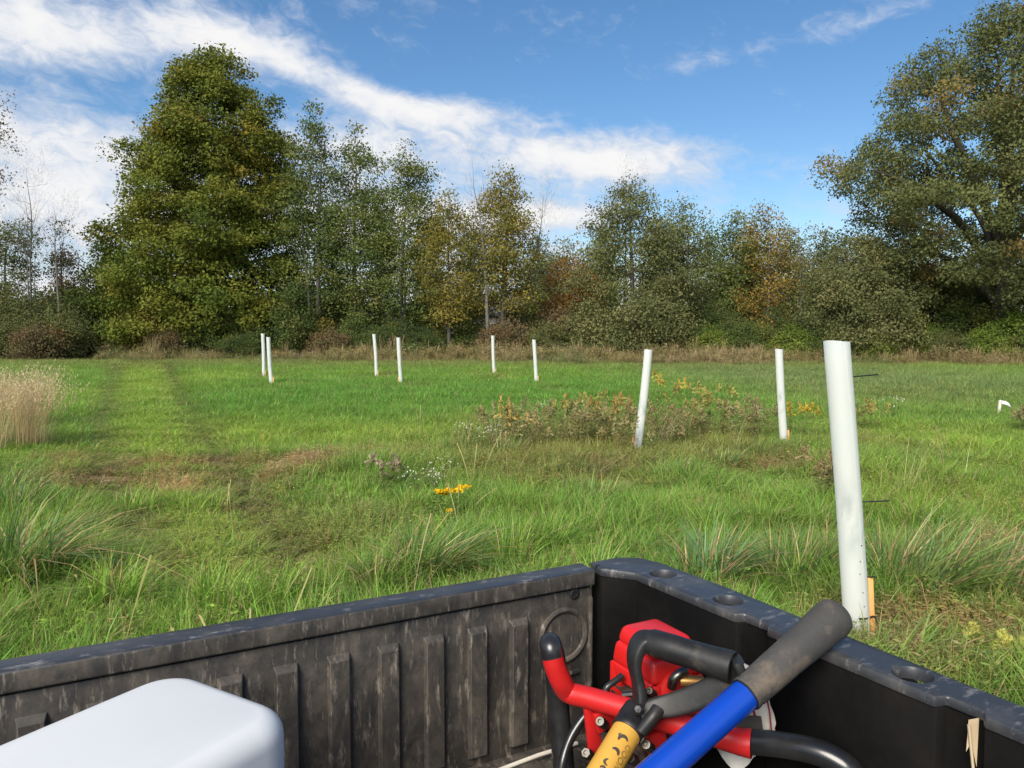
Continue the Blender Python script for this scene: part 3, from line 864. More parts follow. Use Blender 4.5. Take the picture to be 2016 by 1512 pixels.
# ------------------------------------------------------------------ white container
def build_jug():
    apex = at(340, 1352, .785); a1 = R_(-31); e1 = np.array([math.cos(a1), math.sin(a1), 0]); e2 = np.array([e1[1], -e1[0], 0])
    zt = 1.215; w, l = .192, .32
    c0 = np.array([apex[0], apex[1], 0]) - e1 * .012 - e2 * .012
    c = c0 + e1 * w / 2 + e2 * l / 2
    root = empty('plastic_container', (c[0], c[1], FLOOR), a1)
    tag(root, 'smooth white plastic container with rounded corners standing in the cargo bed', 'container')
    b = bmesh.new(); bmesh.ops.create_cube(b, size=1); bmesh.ops.scale(b, vec=(w, l, zt - FLOOR - .006), verts=b.verts)
    ve = [e for e in b.edges if abs(e.verts[0].co.z - e.verts[1].co.z) > .1]
    bmesh.ops.bevel(b, geom=ve, offset=.045, segments=8, affect='EDGES', profile=.5)
    he = [e for e in b.edges if abs(e.verts[0].co.z - e.verts[1].co.z) < 1e-4 and len(e.link_faces) == 2 and abs(e.link_faces[0].normal.z - e.link_faces[1].normal.z) > .5]
    bmesh.ops.bevel(b, geom=he, offset=.02, segments=6, affect='EDGES', profile=.5)
    for v in b.verts:
        if v.co.z > .08: v.co.z += .006 * (1 - (v.co.x / (w / 2)) ** 2) * (1 - min(1, abs(v.co.y / (l / 2))) ** 2)
    bmesh.ops.translate(b, vec=(0, 0, (zt - FLOOR) / 2 + .003), verts=b.verts)
    MB().bm(b).build('body', M['white_plastic'], root, angle=60)
    fr = Matrix.Translation((0, -.11, zt - FLOOR - .004))
    MB().lathe([(.026, 0), (.026, .02), (.024, .023), (.0, .023)], fr, 28, cap=False).build('screw_cap', M['white_plastic'], root)


build_jug()

# ------------------------------------------------------------------ earth auger
def frame_along(p0, p1, up=(0, 0, 1)):
    z = Vector(p1) - Vector(p0); z.normalize(); x = Vector(up).cross(z); x.normalize(); y = z.cross(x)
    m = Matrix((x, y, z)).transposed().to_4x4(); m.translation = Vector(p0)
    return m


def build_auger():
    base = np.array([.178, .93, FLOOR])
    root = empty('earth_auger', base)
    tag(root, 'red engine powered earth auger with black grips lying in the corner of the cargo bed', 'earth auger')
    off = tuple(-base)
    def B(m, n, mat, par=root, **k): return m.build(n, mat, par, loc=off if par is root else (0, 0, 0), **k)
    left = [at(1120, 1363, .962), at(1104, 1340, .955), at(1092, 1310, .952), at(1088, 1290, .952)]
    bar = [at(1480, 1464, .838), at(1440, 1456, .848), at(1330, 1424, .885), at(1220, 1391, .925), at(1160, 1374, .948)] + left
    pb = catmull(bar, 6)
    rr = np.interp(np.arange(len(pb)), [0, 2, 8, len(pb) - 1], [.0162, .0158, .0136, .0138])
    h = B(MB().sweep(pb, rr, 20), 'handlebar', M['red'])
    gl = catmull([at(1089, 1294, .952), at(1085, 1276, .955), at(1083, 1268, .966), at(1085, 1272, .985), at(1092, 1300, 1.0), at(1100, 1400, 1.0), at(1110, 1512, .985), at(1113, 1560, .97)], 7)
    B(MB().sweep(gl, .0145, 20), 'grip', M['black_rubber'])
    gr = catmull([at(1472, 1460, .842), at(1530, 1465, .822), at(1592, 1476, .80), at(1640, 1494, .785), at(1676, 1522, .775), at(1694, 1570, .775), at(1696, 1640, .785)], 8)
    B(MB().sweep(gr, .0138, 20), 'grip', M['black_rubber'])
    # thin gusset strip on top of the bar, carrying the worn sticker
    st = [at(1128, 1351, .966), at(1180, 1365, .948), at(1246, 1386, .93)]
    B(MB().sweep(st, .005, 8, sq=(1, .8)), 'gusset', M['red'])
    B(MB().sweep([at(1168, 1359.2, .947), at(1238, 1380.5, .925)], .0034, 6, sq=(1, .5)), 'sticker', M['sack'])
    # uprights and clamp plates with bolts
    for a, b, w in ((at(1162, 1388, .95), at(1174, 1500, .955), .0095), (at(1188, 1396, .945), at(1196, 1432, .948), .016), (at(1292, 1440, .90), at(1296, 1500, .905), .013)):
        f = frame_along(a, b, (BB[0], BB[1], 0)); ln = float(np.linalg.norm(b - a))
        m = MB(); m.box((0, 0, ln / 2), (w * 2, .008, ln), bev=.002); 
        for v in m.v: v[:] = [tuple(f @ Vector(p)) for p in v]
        B(m, 'bracket', M['red'])
    for px, py, Y, r in ((1184, 1422, .932, .0062), (1275, 1468, .86, .0058), (1156, 1484, .93, .0068), (1244, 1494, .85, .0066), (1281, 1362, .89, .0048)):
        p = at(px, py, Y); d = Vector(at(px, py, Y)) - Vector((0, 0, HC)); d.normalize()
        f = frame_along(p, p - np.array(d) * .01 + np.array([-.004, 0, .003]))
        B(MB().lathe([(r, -.012), (r, .004), (r * .85, .006), (r * .5, .006), (r * .45, .003), (.0, .003)], f, 6 if r > .0065 else 16, cap=False), 'bolt', M['chrome'], angle=25)
    # engine
    c = np.array([.186, .972]); F = Matrix.Translation((c[0], c[1], 0)) @ Matrix.Rotation(BED_RZ, 4, 'Z')
    def place(m):
        for v in m.v: v[:] = [tuple(F @ Vector(p)) for p in v]
        return m
    def taper(x0, y0, z0, x1, y1, z1, bev=.004):
        b = bmesh.new(); bmesh.ops.create_cube(b, size=2)
        for v in b.verts:
            k = v.co.z > 0; v.co = (v.co.x * (x1 if k else x0), v.co.y * (y1 if k else y0), z1 if k else z0)
        bmesh.ops.bevel(b, geom=b.edges[:], offset=bev, segments=3, affect='EDGES', profile=.5)
        return b
    m = MB()
    m.bm(taper(.035, .041, 1.164, .030, .036, 1.187, .0085))
    m.bm(taper(.0395, .0445, 1.136, .036, .041, 1.166, .007))
    m.bm(taper(.041, .030, 1.118, .040, .040, 1.138, .003))
    for x, y, sx, sy in ((.034, .036, .006, .012), (.034, -.034, .006, .012), (.0, .042, .04, .004), (-.034, .036, .006, .012)):
        m.box((x, y, 1.093), (sx * 2, sy * 2, .088), bev=.003)
    m.lathe([(.024, -.02), (.03, -.016), (.03, .016), (.024, .02)], Matrix.Translation((.0, .03, 1.122)) @ Matrix.Rotation(R_(90), 4, 'X'), 24)
    m.lathe([(.006, 1.186), (.005, 1.1885), (.0, 1.1885)], Matrix.Translation((.012, .008, 0)), 14, cap=False)
    cv = B(place(m), 'engine_cover', M['red_plastic'], angle=35)
    m = MB()
    m.box((0, 0, 1.06), (.066, .072, .10), bev=.004)
    for k in range(7): m.box((0, .004, 1.045 + k * .0105), (.082, .09, .0035), bev=.001)
    m.lathe([(.03, 0), (.034, .01), (.034, .09), (.028, .1)], Matrix.Translation((0, 0, FLOOR)), 24)
    m.box((.0, .055, 1.07), (.04, .03, .045), bev=.006)
    B(place(m), 'engine_block', M['engine'], angle=35)
    B(MB().sweep(catmull([at(1322, 1352, .905), at(1326, 1338, .9), at(1338, 1326, .9), at(1350, 1320, .905)], 5), .0058, 12), 'exhaust_elbow', M['chrome'])
    B(MB().sweep([at(1340, 1340, .905), at(1385, 1342, .9)], .007, 12), 'carburettor', M['brass'])
    B(MB().sweep(catmull([at(1225, 1330, .955), at(1212, 1340, .95), at(1196, 1352, .945), at(1190, 1362, .945)], 4), .0042, 10), 'spark_lead', M['black_rubber'])
    B(MB().sweep(catmull([at(1180, 1384, .965), at(1150, 1412, .965), at(1124, 1452, .955), at(1108, 1500, .94), at(1100, 1560, .93)], 6), .0062, 12), 'throttle_cable', M['black_rubber'])
    B(MB().sweep(catmull([at(1226, 1368, .93), at(1250, 1366, .925), at(1275, 1368, .92)], 4), .004, 8), 'fuel_hose', M['black_rubber'])


build_auger()

# ------------------------------------------------------------------ white sack with red stripes beside the auger
def build_sack():
    out = [(1456, 1314), (1480, 1320), (1513, 1362), (1527, 1420), (1524, 1446), (1492, 1480), (1460, 1512), (1436, 1514), (1408, 1474), (1420, 1400)]
    Y = .885; P = [at(x, y, Y) for x, y in out]; c = np.mean(P, 0); base = np.array([c[0], Y + .012, FLOOR])
    root = empty('white_sack', base); tag(root, 'small white sack with dark red stripes wedged between auger and bed side', 'sack')
    m = MB(); n = len(P); pts = np.array([P[i] + (P[(i + 1) % n] - P[i]) * k / 3 for i in range(n) for k in range(3)]); n = len(pts)
    rng = random.Random(4)
    V, Fc = [], []
    for k, (dy, s) in enumerate(((.0, .84), (-.006, .95), (.012, 1), (.028, .95), (.034, .8))):
        for p in pts: V.append(c + (p - c) * s + np.array([rng.uniform(-.0012, .0012), dy + rng.uniform(-.0015, .0015), 0]) - base)
    for k in range(4):
        for i in range(n): Fc.append((k * n + i, k * n + (i + 1) % n, (k + 1) * n + (i + 1) % n, (k + 1) * n + i))
    Fc.append(tuple(range(n))); Fc.append(tuple(4 * n + i for i in range(n)))
    m.add(V, Fc); m.build('sack_body', M['sack'], root, angle=50)
    m = MB(); m.prism([tuple((at(x, y, Y) - base)[[0, 2]]) for x, y in ((1440, 1395), (1490, 1398), (1496, 1440), (1440, 1440))], .0015, .004, Matrix.Translation((0, -.0125 - .012 + .0, 0)) @ Matrix.Rotation(R_(90), 4, 'X'))
    m.build('label_panel', M['foam'], root)
    for x0, y0, x1, y1, r in ((1508, 1366, 1519, 1445, .0009), (1484, 1400, 1490, 1440, .0014), (1466, 1322, 1440, 1360, .0012)):
        m = MB(); m.sweep([at(x0, y0, Y - .0085), at((x0 + x1) / 2 + 2, (y0 + y1) / 2, Y - .0088), at(x1, y1, Y - .0085)], r, 6)
        m.build('stripe', M['dark_red'], root, loc=tuple(-base))


build_sack()

# ------------------------------------------------------------------ hand tools
def build_blue_tool():
    A, Cl, Lo = at(1647, 1211, .862), at(1473, 1363, .80), at(1304, 1512, .748)
    d = (Lo - Cl) / np.linalg.norm(Lo - Cl); E = Cl + d * .52
    base = E; root = empty('long_handled_tool', base); tag(root, 'tool with a bright blue handle and grey foam grip resting on the bed rail', 'hand tool')
    o = tuple(-base)
    MB().sweep([Cl - (Cl - A) * .0, Lo, E], [.0166, .0168, .0172], 28).build('handle', M['blue'], root, loc=o)
    u = (A - Cl) / np.linalg.norm(A - Cl); L = float(np.linalg.norm(A - Cl)); f = frame_along(Cl, A)
    MB().lathe([(.017, -.004), (.0188, -.003), (.0186, .001), (.0172, .002), (.0186, .006), (.0195, .4 * L), (.0212, .72 * L), (.0225, .88 * L), (.0226, .95 * L), (.021, L), (.017, L + .004), (.006, L + .005), (.0, L + .005)], f, 32, cap=False).build('grip', M['foam'], root, loc=o, angle=50)
    MB().lathe([(.0172, -.0052), (.0179, -.005), (.0179, -.0005), (.0172, 0)], f, 28, cap=False).build('grip_ring', M['black_rubber'], root, loc=o)
    g = frame_along(E, E + d)
    m = MB(); m.lathe([(.021, -.06), (.022, .0), (.012, .03)], g, 20)
    m.prism([(-.05, 0), (.05, 0), (.055, .12), (.0, .16), (-.055, .12)], -.0015, .0015, g @ Matrix.Rotation(R_(90), 4, 'X') @ Matrix.Translation((0, .02, 0)))
    m.build('blade', M['steel_dark'], root, loc=o)


build_blue_tool()


def build_shovel():
    T, Lo = at(1236, 1438, .86), at(1192, 1512, .822)
    d = (Lo - T) / np.linalg.norm(Lo - T); E = T + d * .30
    base = E; root = empty('shovel', base); tag(root, 'shovel with black D handle and yellow wooden shaft leaning on the red auger', 'shovel')
    o = tuple(-base); R = .0172
    MB().sweep([T - d * .02, T, Lo, E], [R, R, R, R], 30).build('shaft', M['yellow'], root, loc=o)
    # black D handle: socket, two arms, tubular grip
    m = MB()
    f = frame_along(T + d * .004, T - d)
    L = float(np.linalg.norm(at(1276, 1372, .872) - T))
    m.lathe([(.0185, 0), (.0196, .002), (.0196, .008), (.019, .01), (.0195, .45 * L), (.0185, .75 * L), (.013, L), (.006, L + .012)], f, 28)
    G0, G1 = at(1278, 1263, .885), at(1437, 1312, .830)
    nv = np.array([.06, -.5, -.86]); nv /= np.linalg.norm(nv)

    def arm(pts, wide, thick, nv=nv):      # flat moulded strap; its broad side lies across the D
        P = catmull(pts, 6); k = len(P); wd = np.interp(np.linspace(0, 1, k), np.linspace(0, 1, len(wide)), wide); th = np.interp(np.linspace(0, 1, k), np.linspace(0, 1, len(thick)), thick)
        tn = np.gradient(P, axis=0); tn /= np.linalg.norm(tn, axis=1)[:, None]; V, Fc, n = [], [], 20
        for i in range(k):
            w = nv - tn[i] * np.dot(nv, tn[i]); w /= np.linalg.norm(w); u = np.cross(tn[i], w)
            for j in range(n):
                a = 2 * math.pi * j / n; c_, s_ = math.cos(a), math.sin(a)
                V.append(P[i] + w * wd[i] / 2 * math.copysign(abs(c_) ** .45, c_) + u * th[i] / 2 * math.copysign(abs(s_) ** .6, s_))
        for i in range(k - 1):
            for j in range(n): Fc.append((i * n + j, i * n + (j + 1) % n, (i + 1) * n + (j + 1) % n, (i + 1) * n + j))
        Fc.append(tuple(range(n))); Fc.append(tuple((k - 1) * n + j for j in range(n)))
        m.add(V, Fc)
    arm([at(1258, 1408, .868), at(1260, 1378, .872), at(1256, 1345, .877), at(1249, 1312, .880), at(1252, 1282, .883), at(1266, 1262, .885), at(1292, 1262, .882)], [.022, .022, .022, .024, .027, .028, .026], [.018, .0135, .0115, .0115, .0135, .017, .018], np.array([-.25, .95, .15]))
    arm([at(1256, 1410, .866), at(1284, 1396, .862), at(1322, 1388, .857), at(1368, 1374, .848), at(1406, 1357, .84), at(1438, 1338, .832), at(1451, 1318, .824), at(1450, 1296, .824)], [.022, .023, .026, .029, .030, .032, .033, .030], [.016, .012, .010, .010, .0105, .012, .013, .012])
    m.sweep(catmull([at(1262, 1440, .848), at(1285, 1412, .85), at(1296, 1396, .856)], 4), .0078, 12)
    g = frame_along(G0, G1); gl = float(np.linalg.norm(G1 - G0))
    m.lathe([(.0, -.002), (.013, -.002), (.0158, .004), (.0164, .03), (.0160, gl * .5), (.0166, gl - .02), (.0176, gl - .004), (.0178, gl + .003), (.0165, gl + .004), (.0140, gl + .002), (.0132, gl - .05), (.0, gl - .05)], g, 30, cap=False)
    dh = m.build('handle', M['dgrip'], root, loc=o, angle=50)
    p = at(1256, 1396, .848); fr = frame_along(p, p - ray(1256, 1396) * .01)
    MB().lathe([(.0068, -.006), (.0068, .001), (.004, .0035), (.0, .0038)], fr, 6, cap=False).build('rivet', M['dgrip'], root, loc=o, angle=30)
    # worn lettering on the shaft
    ax = -np.array(d); n = np.array([0, 0, HC]) - Lo; n -= ax * np.dot(n, ax); n /= np.linalg.norm(n); e = np.cross(n, ax)

    def on_shaft(tx, ty, lift=.0006):
        th = ty / R
        return Lo + ax * tx + (R + lift) * (math.cos(th) * n + math.sin(th) * e) - base
    cu = bpy.data.curves.new('lettering', 'FONT'); cu.body = 'WOOD'; cu.size = .0105; cu.space_character = 1.05
    tmp = bpy.data.objects.new('lettering', cu); COL.objects.link(tmp)
    dg = bpy.context.evaluated_depsgraph_get(); me = bpy.data.meshes.new_from_object(tmp.evaluated_get(dg)); bpy.data.objects.remove(tmp, do_unlink=True)
    b = bmesh.new(); b.from_mesh(me); bmesh.ops.triangulate(b, faces=b.faces); bmesh.ops.subdivide_edges(b, edges=[q for q in b.edges if q.calc_length() > .002], cuts=2)
    for v in b.verts: v.co = on_shaft(v.co.x - .006, v.co.y - .0135)
    b.to_mesh(me); b.free(); me.materials.append(M['faint_ink']); link('lettering', me, root)
    m = MB()
    for cx_, cy_, r, a0, a1, w in ((.030, -.001, .0050, -60, 120, .0042), (.0125, .0005, .0042, -100, 60, .0042), (-.002, .001, .0035, 20, 200, .003), (-.012, .002, .003, -60, 90, .003), (.034, .004, .002, 0, 160, .0015)):
        V, Fc = [], []; K = 12
        for k in range(K + 1):
            a = R_(a0 + (a1 - a0) * k / K); ww = w * (.35 + .65 * math.sin(math.pi * min(.97, max(.06, k / K)))) / 2
            for s in (-1, 1): V.append(on_shaft(cx_ + (r + s * ww) * math.cos(a), cy_ + (r + s * ww) * math.sin(a)))
        for k in range(K): Fc.append((2 * k, 2 * k + 1, 2 * k + 3, 2 * k + 2))
        m.add(V, Fc)
    m.build('worn_print', M['ink'], root)
    g = frame_along(E, E + d)
    m = MB(); m.lathe([(.022, -.08), (.023, 0), (.01, .03)], g, 20); m.prism([(-.08, 0), (.08, 0), (.085, .16), (.0, .23), (-.085, .16)], -.0015, .0015, g @ Matrix.Rotation(R_(90), 4, 'X') @ Matrix.Translation((0, -.02, 0)))
    m.build('blade', M['steel_dark'], root, loc=o)


build_shovel()

# thin white rod and bits of straw in the bed
def on_floor(px, py, z=FLOOR + .009):
    d = ray(px, py); return np.array([0, 0, HC]) + d * (z - HC) / d[2]


p0, p1 = on_floor(975, 1519), on_floor(1136, 1463)
tag(MB().sweep([p0, (p0 + p1) / 2 + np.array([0, 0, .002]), p1], .003, 8).build('white_rod', M['white_stick'], None), 'thin white rod lying on the floor of the cargo bed by the tailgate', 'rod')


def build_husk():
    for Y in np.arange(.5, 1.2, .002):      # where that line of sight meets the inner face of the side wall
        a = at(1907, 1417, Y); q = bed_local(a)
        if -q[0] > .033 + .047 * q[1] + .004: break
    base = a
    v = [(0, 0, 0), (.010, .0, .002), (.007, -.004, -.045), (.001, -.004, -.02), (-.003, -.003, -.03)]
    m = MB(); m.add(v, [(0, 1, 2, 3), (0, 3, 4)])
    m.sweep([np.array([-.002, -.004, -.003]), np.array([.002, -.007, -.045]), np.array([.011, -.010, -.088])], [.0016, .0014, .001], 6)
    o = m.build('dry_husk', M['straw'], None, loc=tuple(base)); tag(o, 'dry beige grass husk caught under the bed rail', 'husk')


M['straw'] = noisy('dry_straw', (.5, .4, .26), (.4, .3, .18), 20, rough=.7)
build_husk()

# ------------------------------------------------------------------ tree tubes
TUBE_LABEL = ['far white tree tube just behind its leaning neighbour, left pair', 'white tree tube leaning left, front one of the left pair',
              'white tree tube leaning left, farther of the middle pair', 'white tree tube in front of the thin poplars, nearer of the middle pair',
              'slim upright white tree tube farthest out in the green field', 'white tree tube standing alone right of the farthest tube',
              'white tree tube leaning right beside the goldenrod clumps', 'clean upright white tree tube between goldenrod and the near tube',
              'tall near white tree tube with orange stake beside the cargo bed']


def build_tube(i, t):
    foot = at(t[2], t[3], t[4]); foot[2] = float(terrain(foot[0], foot[1])) - .01
    top = at(t[0], t[1], t[4]); v = top - foot; H = float(np.linalg.norm(v)); rng = random.Random(i)
    root = empty('tree_tube', tuple(foot)); tag(root, TUBE_LABEL[i], 'tree tube', 'white tree tubes standing in the field')
    r = .056 if i < 8 else .0605
    n, K = 28, 18; V = []
    bow = rng.uniform(-.02, .02) if i < 8 else .004
    squash = 1.0
    def axis(s): return v * s + np.array([bow * math.sin(math.pi * s), 0, 0])
    for k in range(K + 1):
        s = k / K; c = axis(s); sq = 1 + .02 * math.sin(s * 5 + i)
        for j in range(n):
            a = 2 * math.pi * j / n - math.pi / 2; rr = r * (1 - .03 * s)
            V.append(c + np.array([rr * sq * math.cos(a), rr / sq * math.sin(a), (.010 * math.cos(a + 2.4) if k == K else 0)]))
    m = MB(); m.add(V, [(k * n + j, k * n + (j + 1) % n, (k + 1) * n + (j + 1) % n, (k + 1) * n + j) for k in range(K) for j in range(n)])
    # overlapping flap of the rolled sheet
    W2 = []
    for k in range(K + 1):
        s = k / K; c = axis(s)
        for j in range(7):
            a = R_(-62 + j * 20 - 10 * s); W2.append(c + np.array([(r + .0025 + .0005 * j) * math.cos(a), (r + .0025 + .0005 * j) * math.sin(a), .004 if k == K else 0]))
    m.add(W2, [(k * 7 + j, k * 7 + j + 1, (k + 1) * 7 + j + 1, (k + 1) * 7 + j) for k in range(K) for j in range(6)])
    if i == 8:      # punched vent holes
        for s, dx in ((.365, .025), (.315, .012), (.275, .006), (.215, .015), (.17, .018)):
            c = axis(s) + np.array([dx, -math.sqrt(r * r - dx * dx) * 1.01 - .0042, 0]); m.lathe([(.003, 0), (.0, .0006)], frame_along(c, c + np.array([0, -1, 0])), 10, mi=1, cap=False)
    m.build('tube', [M['tube'], M['tie']], root)
    side = -1 if i in (1, 3, 6) else 1
    if i == 1: side = 1
    sx = side * (r + .014)
    sh = {8: .40, 6: .30, 7: .28}.get(i, .30)
    m = MB(); ang = math.atan2(v[0], v[2])
    m.box((sx + v[0] * sh / 2 / H + .0, -.012, sh / 2 - .04), (.026, .026, sh + .08), Matrix.Rotation(ang * .7, 3, 'Y'), bev=.002)
    m.build('stake', M['stake'], root)
    if i == 8: zs = [(.893, .115), (.497, .125), (.255, .03), (.13, .05)]
    elif i == 6: zs = [(.86, -.05), (.45, -.08), (.245, -.07), (.06, -.09)]
    elif i == 7: zs = [(.89, .05), (.27, .07), (.05, .05)]
    else: zs = [(rng.uniform(.78, .9), side * .04), (.3, side * .06)]
    for s, tail in zs:
        c = axis(s); sg = 1 if tail > 0 else -1; m = MB(); rr = r + .004
        x0 = sg * (rr - .004); ln = abs(tail)
        if i == 8 and s == .13: m.sweep(catmull([c + np.array([-.012, -rr - .002, .003]), c + np.array([.03, -rr + .012, 0]), c + np.array([.075, -.03, .002]), c + np.array([.088, -.035, -.012])], 4), .0045, 6)
        else: m.sweep(catmull([c + np.array([x0, -.012, 0]), c + np.array([x0 + sg * ln * .5, -.03, .006]), c + np.array([x0 + sg * ln, -.04, .012 if i == 8 else .004])], 4), .0058 if i == 8 else .005 if i > 5 else .006, 6, sq=(1, .6))
        m.build('cable_tie', M['tie'], root)

for i, t in enumerate(TUBES): build_tube(i, t)

# short stake with a scrap of white tape far right
def build_marker():
    p = g3(1966, 824); root = empty('marker_stake', tuple(p)); tag(root, 'short pale stake with white tape in the grass at far right', 'stake')
    MB().box((0, 0, .17), (.05, .04, .42), Matrix.Rotation(R_(6), 3, 'Y'), bev=.004).build('post', M['white_stick'], root)
    m = MB(); V = []
    for k in range(8):
        a = k / 7; V += [(.02 + .22 * a ** .7, -.03 + .02 * math.sin(a * 9), .37 - .16 * a ** 2), (.02 + .25 * a ** .7, -.05 + .03 * math.sin(a * 7), .30 - .17 * a ** 2)]
    m.add(V, [(2 * k, 2 * k + 1, 2 * k + 3, 2 * k + 2) for k in range(7)]); m.build('tape', M['white_plastic'], root)


build_marker()

# ------------------------------------------------------------------ trees
GREENS = dict(
    maple=[((.078, .094, .014), .42), ((.102, .104, .016), .30), ((.050, .074, .014), .22), ((.135, .108, .018), .06)],
    poplar=[((.062, .085, .022), .5), ((.10, .105, .026), .3), ((.042, .062, .020), .2)],
    yellow=[((.12, .105, .022), .5), ((.075, .085, .022), .3), ((.17, .125, .025), .2)],
    oak=[((.072, .082, .028), .5), ((.095, .102, .036), .28), ((.046, .056, .022), .17), ((.14, .095, .03), .05)],
    grey=[((.088, .094, .036), .5), ((.064, .076, .028), .3), ((.12, .112, .045), .2)],
    dark=[((.036, .056, .018), .5), ((.055, .076, .020), .35), ((.085, .085, .022), .15)],
    rust=[((.15, .070, .018), .45), ((.10, .080, .022), .35), ((.19, .095, .02), .2)],
    brown=[((.095, .070, .035), .5), ((.075, .072, .03), .3), ((.12, .07, .035), .2)],
    bright=[((.080, .115, .018), .5), ((.11, .13, .024), .3), ((.05, .08, .018), .2)],
    orange=[((.17, .10, .022), .4), ((.095, .09, .025), .35), ((.12, .11, .03), .25)])


def pick_cols(rng, pal, n):
    c = np.array([p[0] for p in pal]) * 1.7; w = np.array([p[1] for p in pal]); w = w / w.sum()
    return c[rng.choice(len(pal), n, p=w)]


def leaf_quads(rng, P, size, up=.35, outw=None, aspect=.62):
    n = len(P)
    nrm = rng.normal(0, 1, (n, 3)); nrm[:, 2] = nrm[:, 2] * .8 + up * 1.6
    if outw is not None: nrm += outw * .8
    nrm /= np.linalg.norm(nrm, axis=1)[:, None]
    a = rng.normal(0, 1, (n, 3)); u = np.cross(nrm, a); u /= np.linalg.norm(u, axis=1)[:, None] + 1e-9; v = np.cross(nrm, u)
    s = size * rng.uniform(.55, 1.35, n)[:, None]
    k = rng.uniform(.25, .5, (n, 1))
    A = P - u * s * .5; B = P + v * s * aspect * .5 - u * s * (k - .4); C = P + u * s * .5 - nrm * s * .12; D = P - v * s * aspect * .5 + u * s * (k - .35)
    V = np.stack([A, B, C, D], 1).reshape(-1, 3)
    return V, np.arange(n * 4).reshape(-1, 4)


def tube_np(pts, rad, n=5):
    """fast tube: verts, faces"""
    pts = np.asarray(pts, float); m = len(pts); t = np.gradient(pts, axis=0); t /= np.linalg.norm(t, axis=1)[:, None] + 1e-9
    ref = np.where(np.abs(t[:, 2:3]) > .9, np.array([[1.0, 0, 0]]), np.array([[0, 0, 1.0]]))
    u = np.cross(ref, t); u /= np.linalg.norm(u, axis=1)[:, None] + 1e-9; w = np.cross(t, u)
    a = np.linspace(0, 2 * np.pi, n, endpoint=False)
    V = pts[:, None] + np.asarray(rad)[:, None, None] * (np.cos(a)[None, :, None] * u[:, None] + np.sin(a)[None, :, None] * w[:, None])
    i = np.arange(m - 1)[:, None] * n; j = np.arange(n)[None]; j2 = (j + 1) % n
    F = np.stack([i + j, i + j2, i + n + j2, i + n + j], -1).reshape(-1, 4)
    return V.reshape(-1, 3), F


class Geo:
    def __init__(self): self.v, self.f, self.n = [], [], 0

    def add(self, v, f): self.v.append(v); self.f.append(f + self.n); self.n += len(v)

    def get(self): return np.concatenate(self.v), np.concatenate(self.f)


